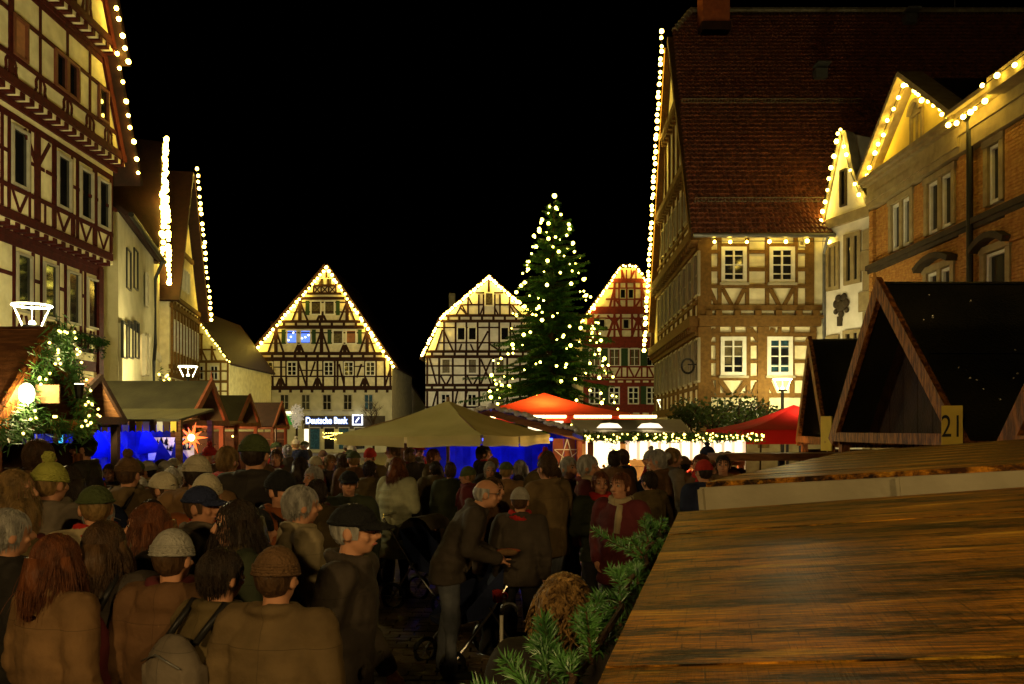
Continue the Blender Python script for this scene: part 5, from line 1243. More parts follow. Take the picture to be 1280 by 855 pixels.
# bare tree and white lit tree before the bank
bt = thing('bare_tree', 'thin leafless tree in front of the bank house', 'tree', Matrix.Translation((GX(467, 60), 60, 0)))
def twig(b, p, d, L, r, n):
    q = p + d * L; b.tube([p, p.lerp(q, .5) + Vector((random.uniform(-.04, .04) * L, 0, .03 * L)), q], [r, r * .8, r * .6], 5)
    if n:
        for k_ in range(3): twig(b, p.lerp(q, random.uniform(.55, 1)), (d + Vector((random.uniform(-.9, .9), random.uniform(-.9, .9), random.uniform(-.25, .5)))).normalized(), L * random.uniform(.55, .8), r * .55, n - 1)
b = MB(); b.tube([(0, 0, 0), (0, 0, 2.4)], [.09, .07], 8); b.build('trunk', 'bark', bt); b = MB()
for k_ in range(5): twig(b, Vector((0, 0, 1.9 + .12 * k_)), Vector((random.uniform(-.9, .9), random.uniform(-.6, .6), .8)).normalized(), 1.0, .045, 3)
b.build('crown', 'bark', bt)
wt = thing('lit_tree', 'small round tree glowing white beside the bank sign', 'tree', Matrix.Translation((GX(371, 52), 52, 0)))
b = MB(); b.tube([(0, 0, 0), (0, 0, 2.4)], .07, 7); b.build('trunk', 'bark', wt); b = MB()
mat('leaf_white', (.5, .46, .36), (.4, .36, .26), .7, 6, emit=(1, .85, .6), estr=.25)
for i in range(420):
    d = Vector((random.gauss(0, 1), random.gauss(0, 1), random.gauss(0, 1))).normalized(); p = Vector((0, 0, HZ(520, 52))) + Vector((d.x * .42, d.y * .42, d.z * .85)) * random.uniform(.4, 1); v = Vector((random.gauss(0, 1), random.gauss(0, 1), random.gauss(0, 1))).normalized() * .14; e = v.orthogonal() * .3
    b.add([p, p + v * .5 + e, p + v, p + v * .5 - e], [(0, 1, 2, 3)])
b.build('crown', 'leaf_white', wt)

# floodlights added unseen behind the stalls to brighten the facades
fill_flood((GX(330, 52), 52, 2.6), (GX(400, 70), 70, 7.0), 3000, 'floodlight mast added to light the bank house')
fill_flood((GX(560, 50), 50, 2.4), (GX(600, 68), 68, 7.0), 2700, 'floodlight mast added to light the bent gable', (1, .86, .6))
fill_flood((GX(780, 46), 46, 2.4), (GX(785, 62), 62, 7.0), 2000, 'floodlight mast added to light the red timbered house')
fill_flood((-5.7, 9.25, 2.42), (-12.2, 21.5, 8.3), 3300, 'floodlight mast added to light the red timbered gable house')
fill_flood((-9.0, 30.5, 2.6), (-16, 39, 8.5), 1700, 'floodlight mast added to light the lit gable row')
fill_flood((6.4, 18.6, 2.0), (8.2, 26, 7.5), 900, 'floodlight mast added to light the ochre timbered front')
fill_flood((3.6, 24, 2.2), (6.4, 33, 9.0), 1900, 'floodlight mast added to light the ochre house side')
fill_flood((6.2, 17.2, 2.2), (10.8, 21.0, 8.0), 2100, 'floodlight mast added to light the brick building', (1, .74, .36))

# ================================================================ people
street_lamp(0, 0, 1, .6, 'x', 0) if False else None
def added_lamp(x, y, zt, label, power):  # unseen warm lamps added behind the viewpoint for crowd and boards
    return street_lamp(CX + x / y * F if y else CX, CY - (zt - H) / y * F, y, .6, label, power, (1, .66, .25))
added_lamp(-2.6, -3.2, 4.4, 'added unseen cone lamp behind the viewpoint', 900)
added_lamp(3.4, -3.0, 4.4, 'added unseen cone lamp behind the near stall roof', 800)

def fabric(name, c, rough=.85, bump=.5, bs=14):
    return mat(name, c, tuple(v * .6 for v in c), rough, 5, bump, bs, coords='obj')
COATS = {'black': (.028, .023, .018), 'charcoal': (.056, .043, .031), 'brown': (.12, .060, .025), 'tan': (.19, .105, .042), 'olive': (.095, .066, .025), 'dark green': (.030, .036, .018),
         'navy': (.015, .02, .05), 'grey': (.15, .118, .082), 'maroon': (.10, .018, .02), 'red': (.42, .02, .015), 'beige': (.34, .27, .15), 'pale green': (.36, .36, .22), 'rust': (.30, .09, .025), 'mustard': (.32, .20, .03), 'khaki': (.13, .085, .036)}
for k_, c in COATS.items():                                        # coats: stitched seams down the back, across the yoke and at the waist, fine weave
    m_ = fabric('coat_' + k_, c); nt = m_.node_tree; bs_n = nt.nodes['Principled BSDF']
    tcn = nt.nodes.new('ShaderNodeTexCoord'); sx = nt.nodes.new('ShaderNodeSeparateXYZ'); nt.links.new(tcn.outputs['Object'], sx.inputs[0]); acc = None
    for ax_, val, eps in (('X', 0.0, .0014), ('Z', 1.335, .0016)):
        cm = nt.nodes.new('ShaderNodeMath'); cm.operation = 'COMPARE'; nt.links.new(sx.outputs[ax_], cm.inputs[0]); cm.inputs[1].default_value = val; cm.inputs[2].default_value = eps
        if acc is None: acc = cm.outputs[0]
        else:
            mxn = nt.nodes.new('ShaderNodeMath'); mxn.operation = 'MAXIMUM'; nt.links.new(acc, mxn.inputs[0]); nt.links.new(cm.outputs[0], mxn.inputs[1]); acc = mxn.outputs[0]
    mx_ = nt.nodes.new('ShaderNodeMix'); mx_.data_type = 'RGBA'; src_ = bs_n.inputs['Base Color'].links[0].from_socket
    nt.links.new(acc, mx_.inputs[0]); nt.links.new(src_, mx_.inputs[6]); mx_.inputs[7].default_value = (*[v * .5 for v in c], 1); nt.links.new(mx_.outputs[2], bs_n.inputs['Base Color'])
HATS = {'black': (.012, .012, .012), 'lime': (.38, .38, .07), 'green': (.07, .09, .03), 'grey': (.34, .32, .27), 'red': (.4, .03, .02), 'cream': (.5, .44, .3), 'brown': (.13, .07, .03), 'navy': (.02, .025, .06)}
for k_, c in HATS.items(): fabric('knit_' + k_, c, .95, .8, 60)
HAIRS = {'dark': (.034, .022, .014), 'brown': (.08, .042, .018), 'fair': (.24, .145, .05), 'grey': (.36, .34, .30), 'auburn': (.14, .045, .015)}
for k_, c in HAIRS.items(): mat('hair_' + k_, c, tuple(v * .45 for v in c), .45, 30, .6, 90, coords='obj', stretch=(1, 1, .25))
mat('skin', (.46, .23, .13), (.40, .19, .10), .55, 9, coords='obj'); mat('skin_dark', (.36, .17, .09), (.30, .135, .07), .55, 9, coords='obj')
mat('denim', (.10, .105, .115), (.06, .065, .075), .85, 8, .3, 40, coords='obj'); fabric('trousers_dark', (.02, .019, .018)); fabric('trousers_brown', (.06, .04, .022))
mat('leather_black', (.012, .011, .01), None, .4); mat('eye_white', (.34, .30, .25), None, .2); mat('eye_iris', (.02, .015, .01), None, .15); mat('lip', (.32, .10, .07), None, .5)
mat('eyebrow', (.05, .03, .02), None, .8); mat('mug_red', (.35, .03, .02), None, .25); mat('chrome', (.6, .6, .58), None, .2, metal=1)

TMP = []
def remeshed(mb, voxel, name, m, smooth=3, wrinkle=0.0):
    me = mb.mesh(name, m); o = bpy.data.objects.new(name, me); COL.objects.link(o)
    r_ = o.modifiers.new('r', 'REMESH'); r_.mode = 'VOXEL'; r_.voxel_size = voxel; r_.use_smooth_shade = True
    s_ = o.modifiers.new('s', 'SMOOTH'); s_.iterations = smooth; s_.factor = .5
    dg = bpy.context.evaluated_depsgraph_get(); out = bpy.data.meshes.new_from_object(o.evaluated_get(dg))
    bpy.data.objects.remove(o); out.materials.clear(); out.materials.append(MATS[m]); out.name = name
    if wrinkle:
        nz = mathutils.noise.noise
        nr = [v.normal.copy() for v in out.vertices]
        for v, n_ in zip(out.vertices, nr):
            p = v.co; q = Vector((p.x * 9, p.y * 9, p.z * 5)); v.co = p + n_ * (wrinkle * nz(q) + wrinkle * .6 * nz(q * 2.3 + Vector((3, 1, 7))) + wrinkle * .5 * (1 - abs(nz(Vector((p.x * 5, p.y * 5, p.z * 14))) * 2)))
        out.update()
    out.polygons.foreach_set('use_smooth', [True] * len(out.polygons)); return out

def pose_joints(pose):
    lean = {'stoop': R(26), 'walk': R(4), 'hold': R(3), 'sit': R(0)}.get(pose, 0.0); hip = Vector((0, 0, .92))
    LM = Matrix.Translation(hip) @ Matrix.Rotation(lean, 4, 'X') @ Matrix.Translation(-hip)     # facing -Y: lean forward
    j = {'LM': LM}
    for s_, n_ in ((-1, 'r'), (1, 'l')):
        st = {'walk': .16 * s_}.get(pose, .03 * s_)
        j['hip' + n_] = Vector((s_ * .09, 0, .90)); j['knee' + n_] = Vector((s_ * .10, st * .5 - .02, .48)); j['ankle' + n_] = Vector((s_ * .105, st, .085))
        sh = Vector((s_ * .185, 0, 1.41)); j['sh' + n_] = LM @ sh
        if pose in ('stand', 'walk'): el, wr = Vector((s_ * .25, .03, 1.13)), Vector((s_ * .24, -.05 - .10 * s_ * (pose == 'walk'), .89))
        elif pose == 'pocket': el, wr = Vector((s_ * .29, .06, 1.13)), Vector((s_ * .20, -.07, .95))
        elif pose == 'stoop': el, wr = Vector((s_ * .25, -.06, 1.15)), Vector((s_ * .10, -.30, 1.16))
        else: el, wr = Vector((s_ * .25, -.02, 1.13)), Vector((s_ * .07, -.25, 1.22 + .04 * s_))
        j['el' + n_], j['wr' + n_] = LM @ el, LM @ wr
    hp = Matrix.Rotation(-lean * .75, 4, 'X')
    j['HM'] = Matrix.Translation(LM @ Vector((0, -.015, 1.605))) @ hp @ Matrix.Rotation(lean, 4, 'X')
    return j
def limb(b, pts, rad, n=10):
    b.tube(pts, rad, n)
    for p, r_ in zip(pts, rad): b.ball(p, r_ * .995, 10, 8)
def torso(b, LM, secs, n=18):
    vs = []; fs = []
    for z, rx, ry, cy in secs:
        for i in range(n):
            t = 2 * math.pi * i / n; vs.append((LM if z > .92 else Matrix.Identity(4)) @ Vector((rx * math.cos(t), cy + ry * math.sin(t), z)))
    for k_ in range(len(secs) - 1):
        for i in range(n): fs.append((k_ * n + i, k_ * n + (i + 1) % n, (k_ + 1) * n + (i + 1) % n, (k_ + 1) * n + i))
    fs.append(tuple(range(n))[::-1]); fs.append(tuple((len(secs) - 1) * n + i for i in range(n))); b.add(vs, fs)

BODY = {}; COAT = {}; PANTS = {}; JT = {}
def body_mesh(pose):
    if pose in BODY: return BODY[pose]
    j = JT.setdefault(pose, pose_joints(pose)); b = MB(); LM, HMx = j['LM'], j['HM']
    torso(b, LM, [(.84, .12, .09, 0), (.95, .145, .10, 0), (1.08, .13, .09, 0), (1.28, .155, .105, 0), (1.38, .15, .09, 0), (1.44, .07, .06, .01)])
    limb(b, [LM @ Vector((0, .012, 1.40)), LM @ Vector((0, 0, 1.50)), HMx @ Vector((0, .01, -.03))], [.062, .054, .054])
    for s_, n_ in ((-1, 'r'), (1, 'l')):
        limb(b, [j['sh' + n_], j['el' + n_], j['wr' + n_]], [.048, .036, .026]); limb(b, [LM @ Vector((s_ * .1, 0, 1.38)), j['sh' + n_]], [.06, .052])
        limb(b, [j['hip' + n_], j['knee' + n_], j['ankle' + n_]], [.078, .052, .036]); limb(b, [j['ankle' + n_] - Vector((0, 0, .04)), j['ankle' + n_] + Vector((0, -.13, -.05))], [.035, .028])
        d = (j['wr' + n_] - j['el' + n_]).normalized(); sd_ = Vector((1, 0, 0)) if pose not in ('stand', 'walk', 'pocket') else Vector((0, -1, 0))
        sd_ = (sd_ - d * sd_.dot(d)).normalized(); palm = j['wr' + n_] + d * .055; limb(b, [j['wr' + n_], palm], [.028, .034]); nrm_ = d.cross(sd_)
        for q in range(4):
            o_ = sd_ * (q - 1.5) * .021; ln = (.062, .074, .070, .054)[q]; k1 = palm + d * .03 + o_; k2 = k1 + d * ln * .5 + nrm_ * .008 * s_; k3 = k2 + (d * .75 + nrm_ * .5 * s_) * ln * .5
            limb(b, [k1, k2, k3], [.0105, .0098, .0088], 6)
        limb(b, [palm - sd_ * .02, palm - sd_ * .052 + d * .025, palm - sd_ * .058 + d * .055], [.013, .0115, .0095], 6)
    # head
    for c, r_ in (((0, .015, .02), (.076, .095, .098)), ((0, -.012, -.045), (.060, .072, .072)), ((0, -.052, -.082), (.030, .028, .026)), ((0, -.03, .035), (.066, .064, .06))): b.ball(c, r_, 18, 12, HMx)
    limb(b, [HMx @ Vector((0, -.086, .018)), HMx @ Vector((0, -.108, -.022))], [.010, .0165], 8)
    b.ball((0, -.094, -.028), (.021, .016, .012), 8, 6, HMx); b.ball((0, -.080, -.060), (.028, .016, .012), 10, 6, HMx)
    for s_ in (-1, 1): b.ball((s_ * .078, .015, -.012), (.013, .024, .036), 8, 6, HMx); b.ball((s_ * .034, -.070, .028), (.026, .016, .010), 8, 6, HMx); b.ball((s_ * .042, -.060, -.03), (.022, .022, .02), 8, 6, HMx)
    BODY[pose] = remeshed(b, .0095, 'person_body', 'skin', 2); return BODY[pose]
def coat_mesh(pose, typ):
    if (pose, typ) in COAT: return COAT[(pose, typ)]
    j = JT.setdefault(pose, pose_joints(pose)); b = MB(); LM = j['LM']
    hem = {'jacket': .80, 'coat': .50, 'puffer': .74, 'longpuffer': .52, 'parka': .66}[typ]; fat = 1.14 if 'puffer' in typ else (1.08 if typ == 'parka' else 1.0)
    secs = []; z = hem; base = [(.5, .225, .165), (.7, .215, .155), (.88, .20, .145), (1.02, .185, .135), (1.2, .205, .145), (1.34, .205, .135), (1.42, .16, .105), (1.47, .085, .085)]
    def prof(z):
        for p, q in zip(base[:-1], base[1:]):
            if z <= q[0]: t = (z - p[0]) / (q[0] - p[0]); t = max(0, t); return p[1] + (q[1] - p[1]) * t, p[2] + (q[2] - p[2]) * t
        return base[-1][1:]
    k_ = 0
    while z < 1.47:
        rx, ry = prof(z); q = fat
        if 'puffer' in typ: q *= 1 + .06 * (k_ % 2) - .03
        secs.append((z, rx * q, ry * q, .006)); z += .042 if 'puffer' in typ else .06; k_ += 1
    secs.append((1.475, .09, .085, .008)); torso(b, LM, secs, 22)
    for s_, n_ in ((-1, 'r'), (1, 'l')):
        pts = []; rad = []; sh, el, wr = j['sh' + n_], j['el' + n_], j['wr' + n_]; m_ = 9 if 'puffer' in typ else 5
        for i in range(m_): t = i / (m_ - 1); pts.append(sh.lerp(el, t)); rad.append((.082 - .014 * t) * fat * (1 + (.07 if i % 2 and 'puffer' in typ else 0)))
        for i in range(1, m_): t = i / (m_ - 1); pts.append(el.lerp(wr, t)); rad.append((.068 - .016 * t) * fat * (1 + (.07 if i % 2 and 'puffer' in typ else 0)))
        limb(b, pts, rad, 12); limb(b, [LM @ Vector((s_ * .10, .005, 1.40)), sh], [.085, .082 * fat])
    cb = [LM @ Vector((.085 * math.cos(2 * math.pi * i / 12), .012 + .085 * math.sin(2 * math.pi * i / 12), 1.475 + .012 * math.sin(2 * math.pi * i / 12))) for i in range(13)]; b.tube(cb, .03, 8, False)
    if typ == 'parka': b.ball((0, .095, 1.43), (.125, .06, .075), 12, 8, LM); b.tube([LM @ Vector((.115 * math.cos(t), .02 + .11 * math.sin(t), 1.475 - .02 * math.sin(t))) for t in [2 * math.pi * i / 14 for i in range(15)]], .026, 8, False)
    if typ in ('jacket', 'coat'):
        for s_ in (-1, 1): b.box((s_ * .11, -.14, .98), (.10, .02, .05), LM)
    COAT[(pose, typ)] = remeshed(b, .015, 'coat', 'coat_black', 3 if 'puffer' not in typ else 1, .011 if 'puffer' not in typ else .005); return COAT[(pose, typ)]
def pants_mesh(pose):
    if pose in PANTS: return PANTS[pose]
    j = JT[pose]; b = MB(); torso(b, j['LM'], [(.80, .14, .11, 0), (.92, .165, .12, 0), (1.03, .155, .115, 0)])
    for n_ in 'rl': limb(b, [j['hip' + n_], j['knee' + n_], j['ankle' + n_] + Vector((0, .01, 0))], [.10, .075, .066])
    PANTS[pose] = remeshed(b, .016, 'trousers', 'trousers_dark', 3, .008); return PANTS[pose]
SHOE = {}
def shoe_mesh(pose):
    if pose not in SHOE:
        j = JT[pose]; b = MB()
        for n_ in 'rl': a_ = j['ankle' + n_]; b.ball((a_.x, a_.y - .055, .045), (.05, .135, .05), 10, 6); b.ball((a_.x, a_.y, .09), (.055, .06, .07), 10, 6); b.box((a_.x, a_.y - .05, .014), (.09, .26, .028))
        SHOE[pose] = b.mesh('shoes', 'leather_black', True)
    return SHOE[pose]
# headgear, built in head space
def cut_ball(r_, keep, nu=24, nv=16, c=(0, 0, 0), lump=0.0, seed=1):
    b = MB(); b.ball(c, r_, nu, nv); rg_ = random.Random(seed); v = [Vector(p) for p in b.v]
    if lump: v = [p * (1 + rg_.uniform(-lump, lump)) for p in v]
    fs = [f_ for f_ in b.f if keep(sum((v[i] for i in f_), Vector()) / len(f_))]; o_ = MB(); o_.add(v, fs); return o_
face_open = lambda p: not (p.y < -.028 and p.z < .062) and not (p.y < .03 and p.z < -.03)
HEADG = {}
def hg(name, mb, m): HEADG[name] = mb.mesh(name, m, True)
hg('short', cut_ball((.084, .106, .108), face_open, c=(0, .016, .022), lump=.02), 'hair_dark')
x = cut_ball((.086, .108, .110), face_open, c=(0, .016, .022), lump=.03)
for s_ in (-1, 1): x.tube([(s_ * .07, .02, .03), (s_ * .088, .01, -.08), (s_ * .082, .02, -.19), (s_ * .06, .04, -.26)], [.03, .034, .030, .012], 8)
x.tube([(0, .09, .03), (0, .105, -.1), (0, .10, -.22), (0, .085, -.30)], [.06, .075, .065, .03], 10); hg('long', x, 'hair_dark')
x = cut_ball((.085, .107, .109), face_open, c=(0, .016, .022), lump=.02); x.ball((0, .13, .05), .042, 10, 8); hg('bun', x, 'hair_dark')
def strands(mb, n, seed, Lmin, Lmax, keepf, rad=.0024, spread=.0):
    rg_ = random.Random(seed); proj = lambda q, f_: (lambda w: Vector((w.x * .085, .016 + w.y * .107, .022 + w.z * .109)) * 1)(Vector((q.x / .085, (q.y - .016) / .107, (q.z - .022) / .109)).normalized() * f_)
    for i in range(n):
        d = Vector((rg_.gauss(0, 1), rg_.gauss(.35, 1), rg_.gauss(.45, .8))).normalized(); f_ = rg_.uniform(1.0, 1.05); q = proj(d, f_)
        if not keepf(q): continue
        L_ = rg_.uniform(Lmin, Lmax); g_ = Vector((0, .3, -1)); v_ = g_ - d * g_.dot(d); v_ = v_.normalized() if v_.length > .05 else Vector((rg_.uniform(-1, 1), 1, 0)).normalized()
        v_ = (v_ + d.cross(v_) * rg_.uniform(-.45, .45)).normalized(); pts = []; wob = rg_.uniform(0, 6); m_ = 8
        for k_ in range(m_):
            pts.append(q.copy()); q = q + v_ * L_ / (m_ - 1); v_ = (v_ + Vector((.12 * math.sin(wob + k_ * 1.3) - q.x * 1.2 * (q.z < -.06), .06 * math.cos(wob + k_), -.30))).normalized()
            if q.z > -.02: q = proj(q, f_)
        mb.tube(pts, [rad] * (m_ - 2) + [rad * .7, rad * .2], 4, False)
HEADG['under_hat'] = HEADG['short']
for nm_, sd_, a_, c_ in (('short', 5, .04, .075), ('long', 6, .20, .34), ('bun', 7, .05, .10)):
    x = MB(); me_ = HEADG[nm_]; x.v = [tuple(v.co) for v in me_.vertices]; x.f = [list(p.vertices) for p in me_.polygons]; x.mi = [0] * len(x.f)
    strands(x, 1700, sd_, a_, c_, face_open, .0014); hg(nm_, x, 'hair_dark')
hg('balding', cut_ball((.084, .106, .10), lambda p: face_open(p) and p.z < .045 and p.y > -.02, c=(0, .014, .01), lump=.02), 'hair_grey')
x = cut_ball((.078, .1, .1), lambda p: True, c=(0, .016, .02)); rg_ = random.Random(4)
for i in range(420):
    d = Vector((rg_.gauss(0, 1), rg_.gauss(.4, 1), rg_.gauss(.25, .9))).normalized()
    if d.y < -.35 and d.z < .3: continue
    o_ = Vector((d.x * .078, .016 + d.y * .1, .02 + d.z * .1)); L_ = rg_.uniform(.05, .13); t1 = d.orthogonal().normalized(); t2 = d.cross(t1); ph = rg_.uniform(0, 6.3); pts = []
    for k_ in range(9):
        t = k_ / 8; pts.append(o_ + d * L_ * .55 * t + Vector((0, 0, -L_ * .85 * t * t)) + (t1 * math.cos(ph + t * 9) + t2 * math.sin(ph + t * 9)) * .014)
    x.tube(pts, [.0055, .006, .006, .006, .006, .0055, .005, .004, .002], 5, False)
hg('curly', x, 'hair_fair'); mat('hair_golden', (.27, .155, .048), (.07, .036, .012), .5, 40, .6, 90, coords='obj')
def beanie(pom):
    b = cut_ball((.092, .113, .122), lambda p: p.z > .028 + p.y * .12, c=(0, .014, .022)); [b.tube([((.0895 - .002 * q_) * math.cos(t), .014 + (.109 - .002 * q_) * math.sin(t), .022 + q_ * .012 + .014 * math.sin(t)) for t in [2 * math.pi * i / 20 for i in range(21)]], .0085, 6, False) for q_ in range(4)]
    if pom:
        rg_ = random.Random(2)
        for i in range(40): d = Vector((rg_.gauss(0, 1), rg_.gauss(0, 1), rg_.gauss(0, 1))).normalized(); b.ball(Vector((0, .02, .168)) + d * .028, .015, 5, 4)
    return b
hg('beanie', beanie(0), 'knit_black'); hg('pompom', beanie(1), 'knit_black')
b = cut_ball((.094, .116, .100), lambda p: p.z > .035, c=(0, .012, .030)); b.tube([(.093 * math.cos(t), .012 + .114 * math.sin(t), .04) for t in [2 * math.pi * i / 20 for i in range(21)]], .010, 6, False)
n_ = 12; vs = [(.085 * math.cos(math.pi * (1 + i / n_)), -.01 + .10 * math.sin(math.pi * (1 + i / n_)), .045) for i in range(n_ + 1)] + [(.075 * math.cos(math.pi * (1 + i / n_)), -.055 + .135 * math.sin(math.pi * (1 + i / n_)), .028 - .012 * abs(math.cos(math.pi * i / n_))) for i in range(n_ + 1)]
vs += [(a_, c_, e_ - .007) for a_, c_, e_ in vs]; m_ = n_ + 1
b.add(vs, [(i, i + 1, m_ + i + 1, m_ + i) for i in range(n_)] + [(2 * m_ + i + 1, 2 * m_ + i, 3 * m_ + i, 3 * m_ + i + 1) for i in range(n_)] + [(m_ + i, m_ + i + 1, 3 * m_ + i + 1, 3 * m_ + i) for i in range(n_)])
hg('cap', b, 'knit_black')
b = MB(); b.ball((0, .048, .012), (.104, .112, .128), 18, 12); b.ball((0, .075, -.06), (.085, .085, .11), 14, 10); b.ball((0, .06, -.165), (.135, .10, .06), 14, 10); b.ball((0, .13, .03), (.05, .045, .07), 10, 8)
b.tube([(.096 * math.sin(t), -.045 + .03 * math.cos(t), .015 + .118 * math.cos(t)) for t in [R(-140) + R(280) * i / 16 for i in range(17)]], .016, 8); HEADG['hood'] = remeshed(b, .012, 'hood', 'coat_black', 3, .010)
b = MB()
for k_ in range(2): b.tube([(.088 * math.cos(t), .02 + .082 * math.sin(t), -.155 + k_ * .035 + .014 * math.sin(t * 2 + k_)) for t in [2 * math.pi * i / 18 for i in range(19)]], .031, 8, False)
b.tube([(.05, -.075, -.16), (.06, -.115, -.25), (.055, -.135, -.40)], [.028, .034, .030], 8); hg('scarf', b, 'coat_grey')
b = MB()
for s_ in (-1, 1):
    b.tube([(s_ * .034 + .027 * math.cos(t), -.098, .012 + .021 * math.sin(t)) for t in [2 * math.pi * i / 14 for i in range(15)]], .0022, 5, False); b.tube([(s_ * .06, -.096, .016), (s_ * .08, .01, .008)], .0022, 5)
b.tube([(-.008, -.104, .014), (.008, -.104, .014)], .002, 5); hg('glasses', b, 'metal_dark')
b = MB(); b.ball((0, 0, 0), .0125, 8, 6); EYE = b.mesh('eye', 'eye_white', True); b = MB(); b.ball((0, -.0085, 0), .0065, 6, 5); IRIS = b.mesh('iris', 'eye_iris', True)
b = MB(); b.tube([(-.024, -.088, -.060), (-.01, -.096, -.0585), (.01, -.096, -.0585), (.024, -.088, -.060)], [.003, .0055, .0055, .003], 6); LIP = b.mesh('lips', 'lip', True)
BROW = []
for s_ in (-1, 1): b = MB(); b.tube([(s_ * .018, -.094, .036), (s_ * .036, -.092, .041), (s_ * .054, -.080, .034)], [.003, .004, .002], 5); BROW.append(b.mesh('eyebrow', 'eyebrow', True))

def setm(o, m):
    o.material_slots[0].link = 'OBJECT'; o.material_slots[0].material = MATS[m]; return o
PLACED = []
def person(x, y, h, yaw, label, pose='stand', coat='jacket', ccol='black', head=None, hcol=None, hair='short', haircol='dark', legs='trousers_dark', scarf=None, face=False, glasses=False, width=1.0, group=None, skin='skin'):
    k = h / (1.72 if pose != 'stoop' else 1.66)
    M = Matrix.Translation((x, y, 0)) @ Matrix.Rotation(R(yaw), 4, 'Z') @ Matrix.Diagonal((k * width, k * width, k, 1))
    o = link('person', body_mesh(pose), None, M); tag(o, label, 'person', group or 'people in the market crowd'); setm(o, skin)
    setm(link('coat', coat_mesh(pose, coat), o), 'coat_' + ccol); setm(link('trousers', pants_mesh(pose), o), legs); link('shoes', shoe_mesh(pose), o)
    HMx = JT[pose]['HM']
    if head != 'hood' and hair: setm(link('hair', HEADG['under_hat' if head else hair], o, HMx), 'hair_' + haircol)
    if head: setm(link({'hood': 'hood'}.get(head, 'hat'), HEADG[head], o, HMx), ('coat_' + ccol) if head == 'hood' else 'knit_' + hcol)
    if scarf: setm(link('scarf', HEADG['scarf'], o, HMx), 'coat_' + scarf)
    if glasses: link('glasses', HEADG['glasses'], o, HMx)
    if face:
        for s_ in (-1, 1):
            e = link('eye', EYE, o, HMx @ Matrix.Translation((s_ * .034, -.0755, .013))); link('iris', IRIS, e, Matrix.Translation((0, -.003, 0)))
        link('lips', LIP, o, HMx); link('eyebrow', BROW[0], o, HMx); link('eyebrow', BROW[1], o, HMx)
    PLACED.append((x, y)); return o
def at(px, Y): return GX(px, Y), Y
# yaw 0 faces the camera, 90 faces right (+X), 180 faces away, -90 faces left
def pp(px, Y, ytop, yaw, label, **k):
    h = max(1.38, min(1.98, H - (ytop - CY) / F * Y)); return person(GX(px, Y), Y, h, yaw, label, **k)
cap_man = pp(428, 3.75, 632, 84, 'older man in a black cap and glasses walking past in a dark jacket', pose='walk', coat='jacket', ccol='charcoal', head='cap', hcol='black', hair='short', haircol='grey', face=True, glasses=True, width=1.04)
stoop = pp(560, 6.6, 598, 92, 'balding man bending forward in a dark jacket and grey jeans', pose='stoop', coat='jacket', ccol='charcoal', hair='balding', haircol='grey', legs='denim', scarf=None, face=True, glasses=True, width=1.05)
pp(495, 9.6, 573, 150, 'woman in a long pale green quilted coat', pose='hold', coat='longpuffer', ccol='pale green', hair='long', haircol='auburn')
pp(462, 10.4, 577, 170, 'person in an olive jacket beside the pale green quilted coat', coat='jacket', ccol='olive', hair='short', haircol='dark')
pp(650, 6.9, 612, 168, 'child with grey knitted hat and thick red scarf', coat='jacket', ccol='charcoal', scarf='red', head='beanie', hcol='grey', hair='short', haircol='brown')
pp(612, 7.3, 598, 60, 'man with short brown hair holding a snack by the bending man', pose='hold', coat='jacket', ccol='brown', hair='short', haircol='brown', face=True)
pp(693, 8.2, 583, -30, 'man in black coat facing the viewer beside the child in red', pose='hold', coat='coat', ccol='black', hair='short', haircol='brown', face=True)
pp(776, 6.9, 592, -40, 'woman in a maroon quilted jacket with pale scarf', pose='pocket', coat='puffer', ccol='maroon', hair='short', haircol='auburn', scarf='beige', face=True)
pp(706, 2.62, 722, 172, 'person with curly fair hair and patterned grey scarf close to the garland', coat='parka', ccol='black', hair='curly', haircol='golden', scarf='grey')
pp(436, 7.4, 590, 10, 'man in a black cap facing the viewer in dark green jacket', coat='jacket', ccol='dark green', head='cap', hcol='black', hair='short', haircol='dark', face=True)
pp(246, 6.0, 573, 178, 'broad back in a tan coat with fair knitted hat', pose='pocket', coat='parka', ccol='tan', head='beanie', hcol='cream', hair='short', haircol='dark', width=1.04)
pp(318, 6.2, 541, 175, 'tall person with a big green knitted hat', coat='jacket', ccol='black', head='beanie', hcol='green', hair='short', haircol='dark', width=1.08)
pp(284, 7.6, 560, 160, 'person in a bright red jacket among dark coats', coat='parka', ccol='red', hair='short', haircol='fair')
pp(306, 4.1, 628, -60, 'dark haired woman with grey green scarf in profile', pose='hold', coat='jacket', ccol='dark green', hair='long', haircol='dark', scarf='olive', face=True)
pp(196, 4.2, 632, -75, 'fair haired woman in a black coat looking left', pose='hold', coat='coat', ccol='black', hair='long', haircol='auburn', face=True, scarf='charcoal')
pp(62, 5.2, 582, 165, 'woman with a lime knitted hat and pompom in a grey hooded coat', coat='parka', ccol='grey', head='pompom', hcol='lime', hair='bun', haircol='fair', width=1.04)
pp(84, 6.2, 585, -100, 'dark haired woman in profile beside the lime hat', coat='coat', ccol='charcoal', hair='long', haircol='dark', face=True)
pp(106, 8.6, 546, -80, 'tall man in a black knitted hat looking left before the blue stall', coat='coat', ccol='black', head='beanie', hcol='black', hair='short', haircol='dark', face=True)
pp(48, 6.6, 552, 150, 'tall brown haired man at the garlanded hut', coat='jacket', ccol='brown', hair='short', haircol='brown')
pp(160, 6.6, 575, 175, 'person in khaki parka with dark pompom hat', coat='parka', ccol='khaki', head='pompom', hcol='brown', hair='long', haircol='brown')
pp(345, 3.15, 690, 168, 'close figure in a tan coat with brown knitted hat', coat='coat', ccol='khaki', head='beanie', hcol='brown', hair='short', haircol='brown', width=1.05)
